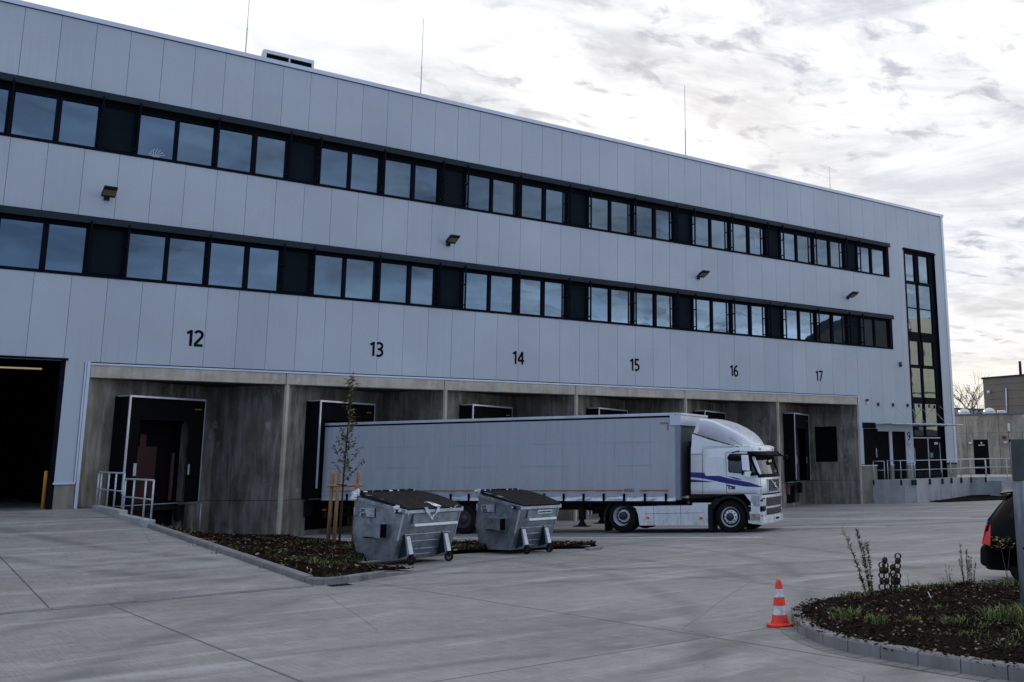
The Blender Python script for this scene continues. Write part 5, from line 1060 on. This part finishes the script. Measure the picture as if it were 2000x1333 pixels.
        q.m('chassis'); q.box(X - .03, X + .03, Y - .038, Y - .03, .12, .23); q.box(X - .03, X + .03, Y + .03, Y + .038, .12, .23); q.box(X - .045, X + .045, Y - .045, Y + .05, .205, .23); q.build('caster_fork', wo_)
    # ribbed lid in two halves, slightly domed
    for a, b in ((U0 + .03, (U0 + U1) / 2 - .01), ((U0 + U1) / 2 + .01, U1 - .03)):
        q = MB().m('plastic_lid'); nx_, ny_ = 22, 12; gr = []
        for i in range(nx_ + 1):
            row = []
            for j in range(ny_ + 1):
                u = i / nx_; v = j / ny_; rib = .034 if (i % 4) in (1, 2) and 1 <= j <= ny_ - 1 else 0
                row.append(q.v((a + (b - a) * u, -.10 + 1.80 * v, 1.185 + .31 * v + .05 * sin(pi * v) + rib)))
            gr.append(row)
        for i in range(nx_):
            for j in range(ny_): q.f([gr[i][j], gr[i + 1][j], gr[i + 1][j + 1], gr[i][j + 1]], True)
        q.hexa([(a, -.10, 1.15), (b, -.10, 1.15), (b, -.085, 1.15), (a, -.085, 1.15), (a, -.10, 1.187), (b, -.10, 1.187), (b, -.085, 1.187), (a, -.085, 1.187)])
        q.hexa([(a - .005, -.1, 1.15), (a + .01, -.1, 1.15), (a + .01, 1.7, 1.44), (a - .005, 1.7, 1.44), (a - .005, -.1, 1.185), (a + .01, -.1, 1.185), (a + .01, 1.7, 1.495), (a - .005, 1.7, 1.495)]); q.build('lid', t)
    q = MB().m('plastic_lid'); q.tube([(U0 - .06, 1.76, 1.50), (U1 + .04, 1.76, 1.50)], .03, 8)
    for k in range(7): x_ = U0 + .08 + k * (U1 - U0 - .16) / 6; q.box(x_ - .035, x_ + .035, 1.66, 1.80, 1.47, 1.545)
    q.m('steel'); q.tube([(U0 + .15, 1.76, 1.502), (U0 + .40, 1.76, 1.502)], .034, 8); q.tube([(U0 + .85, 1.76, 1.502), (U0 + 1.12, 1.76, 1.502)], .034, 8); q.tube([(U0 - .12, 1.76, 1.50), (U0 + .02, 1.76, 1.50)], .035, 8); q.m('galv'); q.box(U0 - .05, U0 + .04, 1.70, 1.82, 1.33, 1.56); q.box(U1 - .04, U1 + .03, 1.72, 1.8, 1.33, 1.54); q.build('hinge_bar', t)
    if not straps:
        q = MB().m('paper'); q.hexa([(U0 + .52, -.052, .955), (U0 + .98, -.052, .955), (U0 + .98, -.045, .955), (U0 + .52, -.045, .955), (U0 + .52, -.07, 1.045), (U0 + .98, -.07, 1.045), (U0 + .98, -.06, 1.045), (U0 + .52, -.06, 1.045)])
        q.m('number_paint')
        for k in range(20):
            h_ = random.choice((.02, .028, .034)); q.box(U0 + .54 + k * .021, U0 + .552 + k * .021, -.0685, -.058, .985, .985 + h_)
        q.build('label_plate', t)
    return t
dumpster((9.51, 20.88, gz(20.88) + .02), radians(12), 'nearer galvanized waste container with white plastic straps hanging over its lid', 1.27, True)
dz_ = dumpster((12.60, 21.32, gz(21.3) + .02), radians(7), 'farther galvanized waste container with a white label plate on its front', .98, False); dz_.scale = (.96, .96, .96)
# plastic straps on the first container
sm = Matrix.Translation((9.51, 20.88, gz(20.88) + .02)) @ Matrix.Rotation(radians(12), 4, 'Z'); q = MB(sm).m('paper')
for k in range(6):
    j = .012 * k; q.ribbon([(.22 + j, 1.20), (.27 + j, 1.10), (.36 + j * .5, 1.02 - j), (.43, .99 - j), (.50 - j, 1.02), (.53 + j, 1.10), (.56 + j, 1.19)], .010, (0, -.115 - .004 * k, 0), (1, 0, 0), (0, 0, 1))
q.hexa([(.52, -.11, 1.20), (.66, -.11, 1.20), (.60, .22, 1.27), (.46, .22, 1.27), (.52, -.11, 1.215), (.66, -.11, 1.215), (.60, .22, 1.30), (.46, .22, 1.30)])
q.tube([(-.16, -.1, 1.15), (-.2, -.12, 1.05), (-.17, -.12, .97)], .004, 4); q.tube([(.9, -.11, 1.17), (1.0, -.13, 1.12), (1.05, -.11, 1.18), (1.12, -.10, 1.2)], .008, 5)
for (cx_, cy_, cz_, sz_) in ((-.30, 1.74, 1.44, .10), (-.27, 1.72, 1.52, .07), (-.26, .22, 1.19, .07), (-.26, .10, 1.16, .06)):
    for k in range(5):
        a = Vector((cx_ + random.uniform(-.4, .4) * sz_, cy_ + random.uniform(-.5, .5) * sz_, cz_ + random.uniform(-.5, .5) * sz_)); q.hexa([a + Vector((random.uniform(-1, 1) * .01 + x * sz_ * .4, random.uniform(-1, 1) * .01 + y * sz_ * .5, random.uniform(-1, 1) * .02 + z * sz_ * .4)) for x, y, z in ((-1, -1, -1), (1, -1, -1), (1, 1, -1), (-1, 1, -1), (-.7, -.8, 1), (.8, -.6, 1), (.6, .8, 1), (-.8, .6, 1))])
q.build('plastic_straps', label='tangled white packing straps draped over the nearer container', cat='packing straps', recalc=False)
# ================================================================== YOUNG TREE + STAKES
def leaf(mb, p, d, n_, l, w):
    d = Vector(d).normalized(); sdv = d.cross(Vector(n_)); sdv = sdv.normalized() if sdv.length > 1e-3 else Vector((1, 0, 0)); up_ = sdv.cross(d)
    q = [mb.v(x) for x in (p, p + d * l * .45 + sdv * w / 2 + up_ * l * .08, p + d * l, p + d * l * .45 - sdv * w / 2 + up_ * l * .08)]; mb.f(q)
tree = thing('young_tree', 'slim young tree with sparse small leaves staked beside the nearer container', 'tree', (10.87, 28.6, .2))
q = MB().m('bark'); tp = [(0, 0, -.1), (.02, 0, 1.0), (.03, 0, 1.9), (.08, 0, 3.0), (.12, .01, 4.0), (.17, 0, 4.88)]
q.tube(tp, .038, 8, r2=.008); tips = []
def tpos(z):
    for a, b in zip(tp, tp[1:]):
        if a[2] <= z <= b[2]: return Vector(a).lerp(Vector(b), (z - a[2]) / (b[2] - a[2]))
    return Vector(tp[-1])
for k in range(34):
    z = 1.75 + 3.0 * (k / 34) ** 1.0; p0 = tpos(z); a = random.uniform(0, 2 * pi); ln = (.22 + .48 * random.random()) * (1.15 - (z - 1.75) / 3.6)
    if k < 8: ln *= 1.1
    d = Vector((cos(a), sin(a), random.uniform(.7, 1.5))).normalized(); p1 = p0 + d * ln * .5; p2 = p0 + d * ln + Vector((0, 0, .05)); q.tube([p0, p1, p2], .008, 4, r2=.003)
    for j in range(int(6 + ln * 20)): u = random.uniform(.15, 1.05); tips.append(p0 + (p2 - p0) * u)
q.build('trunk', tree)
q = MB()
for p in tips:
    q.m(random.choices(('leaf_green', 'leaf_brown', 'leaf_yellow'), (6, 3, 1.6))[0]); d = Vector((random.uniform(-1, 1), random.uniform(-1, 1), random.uniform(-.9, .3))); leaf(q, p, d, (random.uniform(-1, 1), random.uniform(-1, 1), 1), random.uniform(.08, .14), random.uniform(.045, .075))
q.build('crown', tree, recalc=False)
sk_ = thing('tree_stakes', 'three round wooden stakes with cross bars supporting the young tree', 'tree stakes', (10.87, 28.9, .2))
def sv(x, y, z): return (x - 10.87, y - 28.9, z - .2)
for (x0, y0, x1, y1, zt) in ((10.86, 29.45, 10.90, 29.42, 2.28), (10.97, 29.28, 11.01, 29.25, 2.22), (11.43, 29.02, 11.50, 29.0, 2.28)):
    q = MB().m('wood'); q.lathe([(.055, 0), (.052, 2.0), (.045, 2.06), (.02, 2.08)], sv(x0, y0, .16), Vector((x1 - x0, y1 - y0, 2.1)), 10); q.build('stake', sk_)
q = MB().m('wood'); q.tube([sv(10.74, 29.37, 1.83), sv(11.60, 28.93, 1.83)], .045, 10); q.build('cross_bar', sk_)
q = MB().m('black'); q.tube([sv(10.95, 29.2, 1.87), sv(10.90, 28.68, 1.86), sv(10.87, 28.54, 1.85), sv(10.98, 28.66, 1.84), sv(11.2, 29.1, 1.86)], .014, 5); q.build('tie', sk_)
# ================================================================== CONE
cz = gz(8.77); cone = thing('traffic_cone', 'orange and white traffic cone on the concrete beside the kerbed island', 'traffic cone', (8.58, 8.77, cz))
q = MB().m('cone_orange'); pts = []
for k in range(32):
    a = 2 * pi * k / 32 + pi / 32; rr_ = .135 / max(abs(cos(a)), abs(sin(a))); rr_ = min(rr_, .16); pts.append((rr_ * cos(a), rr_ * sin(a)))
q.prism(pts, lambda p, d_: (p[0], p[1], d_), 0.006, .032); q.lathe([(.115, .03), (.105, .045)], (0, 0, 0), (0, 0, 1), 32, caps=False); q.build('base', cone, bevel=.004)
zs = [(.10, .045), (.088, .125), (.073, .235), (.058, .33), (.045, .425), (.034, .50), (.030, .505), (.030, .52), (.026, .525)]
q = MB()
def cr(z): return .10 - (z - .045) * (.066 / .455)
for z0, z1, m_ in ((.045, .135, 'cone_orange'), (.135, .235, 'cone_white'), (.235, .33, 'cone_orange'), (.33, .42, 'cone_white'), (.42, .50, 'cone_orange')):
    q.m(m_); o_ = .0015 if m_ == 'cone_white' else 0; q.lathe([(cr(z0) + o_, z0), (cr(z1) + o_, z1)], (0, 0, 0), (0, 0, 1), 32, caps=False)
q.m('cone_orange'); q.lathe([(cr(.5), .50), (.030, .502), (.029, .52), (.02, .522), (.018, .49)], (0, 0, 0), (0, 0, 1), 32, caps=False); q.build('body', cone, recalc=True)
# ================================================================== CAR (rear quarter at the right edge)
cc = Vector((13.43, 8.82, gz(8.82))); car = thing('parked_car', 'black estate car with a red tail light parked behind the traffic island', 'car', tuple(cc), RZ)
# local: x forward (to the right), y away
q = MB().m('car_paint'); secs = []
# side silhouette: station s -> (z bottom, z shoulder, z roof, half width bottom, shoulder, roof)
ST = [(-.40, .28, .62, .66, .70, .74, .60), (-.36, .25, .78, .86, .80, .84, .62), (-.30, .24, .92, .98, .84, .88, .64), (-.17, .24, .96, 1.14, .88, .89, .62), (-.02, .24, .96, 1.30, .89, .90, .60), (.10, .24, .96, 1.36, .90, .90, .60), (.8, .22, .96, 1.42, .90, .90, .62), (1.6, .22, .95, 1.44, .90, .90, .62), (2.3, .22, .94, 1.36, .90, .90, .60), (2.9, .22, .93, 1.02, .90, .89, .58), (3.5, .24, .86, .90, .88, .86, .6), (3.85, .28, .66, .70, .80, .78, .6)]
for (s_, zb, zs_, zr, wb, ws, wr) in ST:
    ring = []
    for y, z in ((0, zb), (wb - .04, zb), (wb, zb + .1), (ws, (zb + zs_) * .55), (ws, zs_), (wr + .04, zr - .05), (wr - .08, zr), (0, zr + .015)): ring.append((s_, y, z))
    full = [(s_, .9 - y, z) for (_, y, z) in ring] + [(s_, .9 + y, z) for (_, y, z) in ring[-2:0:-1]]
    secs.append([q.v(p) for p in full])
for a, b in zip(secs, secs[1:]):
    for i in range(len(a)): q.f([a[i], a[(i + 1) % len(a)], b[(i + 1) % len(a)], b[i]], True)
q.f(secs[0][::-1]); q.f(secs[-1]); q.build('body', car)
q = MB().m('car_glass'); q.hexa([(-.02, .015, .97), (1.0, .015, .985), (1.0, .05, .985), (-.02, .05, .97), (.18, .215, 1.30), (1.0, .205, 1.34), (1.0, .26, 1.34), (.18, .27, 1.30)]); q.build('side_window', car)
q = MB().m('car_glass'); q.hexa([(-.325, .2, .95), (-.325, 1.6, .95), (-.29, 1.6, .95), (-.29, .2, .95), (-.05, .36, 1.27), (-.05, 1.44, 1.27), (0, 1.44, 1.27), (0, .36, 1.27)]); q.build('rear_window', car)
q = MB().m('car_paint'); q.hexa([(-.12, .33, 1.33), (-.12, 1.47, 1.33), (.25, 1.5, 1.38), (.25, .3, 1.38), (-.12, .33, 1.355), (-.12, 1.47, 1.355), (.25, 1.5, 1.405), (.25, .3, 1.405)]); q.build('spoiler', car, bevel=.008)
q = MB().m('steel'); q.tube([(.1, .28, 1.40), (.4, .27, 1.435), (1.8, .27, 1.46)], .012, 6); q.build('roof_rail', car)
for (yy, sg_) in ((.02, 1), (1.78, -1)):
    q = MB().m('red_lens'); q.hexa([(-.41, yy + .03 * sg_, .62), (-.28, yy - .014 * sg_, .60), (-.27, yy + .06 * sg_, .60), (-.38, yy + .2 * sg_, .62), (-.335, yy + .05 * sg_, .90), (-.255, yy - .012 * sg_, .90), (-.25, yy + .06 * sg_, .90), (-.31, yy + .18 * sg_, .90)]); q.build('tail_light', car, bevel=.006)
q = MB().m('rubber'); q.hexa([(-.46, .14, .30), (-.46, 1.66, .30), (-.2, 1.72, .26), (-.2, .04, .26), (-.44, .12, .58), (-.44, 1.68, .58), (-.3, 1.76, .60), (-.3, .03, .60)]); q.build('bumper', car, bevel=.05)
for s_ in (.28, 2.95):
    for yy, o_ in ((.02, 1), (1.78, -1)):
        q = MB().m('rubber'); q.lathe([(.2, 0), (.29, 0), (.325, .03), (.325, .18), (.29, .2), (.2, .2)], (s_, yy, .325), (0, o_, 0), 28, caps=False); wv_ = q.build('wheel', car); q = MB().m('alu'); q.lathe([(.2, .01), (.18, .04), (.02, .03)], (s_, yy, .325), (0, o_, 0), 20); q.build('rim', wv_)
# ================================================================== SIGN POST at the right edge
pp = Vector((9.78, 6.27, gz(6.27) + .1)); sp_ = thing('sign_post', 'galvanized round sign post in the island bark at the right edge', 'sign post', tuple(pp))
q = MB().m('galv_dark'); q.lathe([(.062, -.1), (.060, 1.9), (.05, 1.92)], (0, 0, 0), (0, 0, 1), 24); q.m('black'); q.lathe([(.012, 0), (.012, .01)], (-.048, -.04, .80), (-.7, -.7, 0), 10); q.build('pole', sp_)
q = MB(Matrix.Rotation(radians(-52), 4, 'Z')).m('plate_grey'); q.box(-.055, .3, -.075, -.065, 1.50, 1.94); q.build('sign_plate', sp_, bevel=.005)
# ================================================================== ISLAND PLANTS
def stems_plant(name, loc, stems, leafspec, label, cat='shrub', up_to=None):
    t = thing(name, label, cat, loc); sm_ = MB().m('stem'); lf = MB()
    for (dx, dy, tx, ty, h, r_) in stems:
        pts = [Vector((dx, dy, -.03)), Vector((dx + (tx - dx) * .45, dy + (ty - dy) * .45, h * .5)), Vector((tx, ty, h))]; sm_.tube(pts, r_, 5, r2=r_ * .4)
        leafspec(lf, pts, h)
    sm_.build('stem', t); lf.build('foliage', t, recalc=False)
    return t
def on(pts, u): return pts[0].lerp(pts[1], u * 2) if u < .5 else pts[1].lerp(pts[2], u * 2 - 1)
def small_leaves(n, l, mats, u0=.1):
    def f(mb, pts, h):
        for i in range(int(n * h)):
            u = random.uniform(u0, 1); p = on(pts, u); a = random.uniform(0, 2 * pi); mb.m(random.choice(mats)); leaf(mb, p, (cos(a), sin(a), random.uniform(.1, 1.2)), (0, 0, 1), l * random.uniform(.6, 1.2), l * .4)
    return f
# view right direction for spreading stems
vr = Vector((0.77, -0.63, 0))
def V2(a, b=0): p = vr * a + Vector((.63, .77, 0)) * b; return (p.x, p.y)
stems_plant('flowering_shrub', (10.62, 9.16, gz(9.16) + .13), [(*V2(-.02), *V2(-.29), .80, .006), (*V2(.02), *V2(-.12, .05), .86, .006), (*V2(.03), *V2(-.06, -.05), .62, .006), (*V2(.06), *V2(-.0, .02), .70, .005), (*V2(-.02), *V2(-.12), .25, .004)], small_leaves(130, .065, ('leaf_green', 'leaf_lime', 'leaf_yellow', 'leaf_green', 'leaf_brown'), .12), 'tall thin shrub with narrow green leaves, leftmost on the island')
def rings(mb, pts, h):
    n = int(h / .070)
    for i in range(n):
        u = .06 + .9 * i / n; p = on(pts, u); ang = (i % 2) * pi / 2 + random.uniform(-.3, .3) + .6
        for sgn in (1, -1):
            d = Vector((cos(ang) * sgn, sin(ang) * sgn, 0)); sd = Vector((-d.y, d.x, 0)); mb.m('leaf_green' if u > .86 else 'leaf_brown'); R_ = .040 * random.uniform(.85, 1.12)
            prev = None
            for k in range(6):
                th_ = pi * .96 * k / 5; c0 = p + d * R_ * sin(th_) * 1.0 + Vector((0, 0, R_ * cos(th_) * 1.05)); wd_ = .028 * sin(pi * (k + .35) / 5.7) + .003
                cur_ = (mb.v(c0 + sd * wd_), mb.v(c0 - sd * wd_))
                rad = (d * sin(th_) + Vector((0, 0, cos(th_)))) * (.011 * sin(pi * (k + .35) / 5.7) + .001); cur_ = cur_ + (mb.v(c0 + rad), mb.v(c0 - rad))
                if prev: mb.f([prev[0], prev[1], cur_[1], cur_[0]], True); mb.f([prev[2], prev[3], cur_[3], cur_[2]], True)
                prev = cur_
stems_plant('ring_leaf_shrub', (11.03, 9.14, gz(9.14) + .13), [(*V2(-.11), *V2(-.10), .44, .004), (*V2(-.03), *V2(-.05, .03), .50, .004), (*V2(.06), *V2(.05), .42, .004), (*V2(.10), *V2(.13, -.03), .56, .004), (*V2(.03, -.05), *V2(.06, -.05), .30, .004)], rings, 'dark shrub whose paired curled leaves form rings up each stem')
stems_plant('bare_twig', (11.42, 9.12, gz(9.12) + .12), [(0, 0, *V2(-.02), .20, .005), (*V2(-.02), *V2(.10), .13, .003)], small_leaves(30, .025, ('leaf_brown', 'leaf_green'), .6), 'small forked bare twig right of the ring leaved shrub')
stems_plant('leafy_shrub', (12.12, 8.66, gz(8.66) + .13), [(*V2(-.06), *V2(-.08), .58, .005), (*V2(0), *V2(.01, .03), .50, .005), (*V2(.04), *V2(.06), .40, .005), (*V2(-.03, .04), *V2(-.10, .04), .38, .004), (*V2(.06, -.03), *V2(.11, -.03), .34, .004), (*V2(.0, -.05), *V2(.02, -.04), .42, .004)], small_leaves(260, .036, ('leaf_brown', 'leaf_green', 'leaf_yellow', 'leaf_brown', 'leaf_red'), .03), 'dense upright shrub with small brownish leaves right of the middle of the island')
stems_plant('grassy_weed', (12.2, 9.05, gz(9.05) + .12), [(0, 0, *V2(-.03), .30, .004), (0, 0, *V2(.06), .24, .003), (*V2(.02), *V2(.02), .27, .003), (*V2(.0), *V2(-.1), .12, .003)], small_leaves(30, .04, ('grass_green', 'leaf_green'), .1), 'short upright green weed between the two larger shrubs')
def top_leaves(mb, pts, h):
    for i in range(46):
        a = random.uniform(0, 2 * pi); r_ = random.uniform(0, .17); p = Vector((pts[2].x + r_ * cos(a), pts[2].y + r_ * sin(a), h + random.uniform(-.07, .07) + r_ * .3)); mb.m(random.choice(('leaf_yellow', 'leaf_green', 'leaf_yellow', 'leaf_red'))); leaf(mb, p, (cos(a), sin(a), random.uniform(-.2, .8)), (0, 0, 1), .05, .025)
    for i in range(6): a = random.uniform(0, 2 * pi); mb.m('leaf_yellow'); leaf(mb, on(pts, .42) + Vector((.03 * cos(a), .03 * sin(a), 0)), (cos(a), sin(a), .4), (0, 0, 1), .05, .025)
stems_plant('sapling', (11.08, 7.31, gz(7.31) + .14), [(0, 0, *V2(-.09), .68, .006), (*V2(-.07), *V2(.03), .66, .004)], top_leaves, 'thin sapling with a yellow green leafy top in front of the black car', 'sapling')
q = MB().m('paper'); q.tube([(10.20, 7.87, gz(7.87) + .30), (10.23, 7.85, gz(7.85) + .22), (10.25, 7.83, gz(7.83) + .13)], .006, 5); q.build('litter_strip', label='thin white plastic strip lying in the island bark', cat='litter')
# bare trees beyond the outbuilding
def bare_tree(loc, h, spread, label, leaves):
    t = thing('bare_tree', label, 'tree', loc, 0, 'bare trees beyond the outbuilding'); q = MB().m('bark'); tips_ = []
    def grow(p, d, l, r_, dep):
        e_ = p + d * l; q.tube([p, p + d * l * .5 + Vector((random.uniform(-.05, .05),) * 3) * l, e_], r_, 5, r2=r_ * .6, cap=False); tips_.append(e_)
        if dep == 0: return
        for _ in range(3 if dep > 1 else 4):
            a = random.uniform(0, 2 * pi); nd = (d + Vector((cos(a), sin(a), random.uniform(-.1, .6))) * spread).normalized(); grow(p + d * l * random.uniform(.55, 1), nd, l * random.uniform(.6, .8), r_ * .55, dep - 1)
    grow(Vector((0, 0, 0)), Vector((0, 0, 1)), h * .45, .16, 4); q.build('trunk', t)
    lf = MB()
    for p in tips_:
        for _ in range(leaves):
            if random.random() < .5: lf.m('leaf_brown'); leaf(lf, p + Vector((random.uniform(-.25, .25), random.uniform(-.25, .25), random.uniform(-.25, .25))), (random.uniform(-1, 1), random.uniform(-1, 1), random.uniform(-1, 1)), (0, 0, 1), .16, .11)
    lf.build('crown', t, recalc=False)
bare_tree((112.8, 79, 2.5), 9.2, .75, 'nearly bare tree with brown leaves, left of the pair behind the outbuilding', 5)
bare_tree((116.4, 80.5, 2.5), 9.6, .6, 'bare thin branched tree, right of the pair behind the outbuilding', 1)
# drain grate
q = MB().m('chassis'); q.box(-.18, .18, -.12, .12, 0, .008)
for k in range(6): q.m('rubber'); q.box(-.15 + k * .055, -.12 + k * .055, -.1, .1, .008, .014)
go = q.build('drain_grate', label='small dark iron drain grate at the bed corner kerb', cat='drain grate'); go.location = (6.95, 18.15, gz(18.15) + .003)
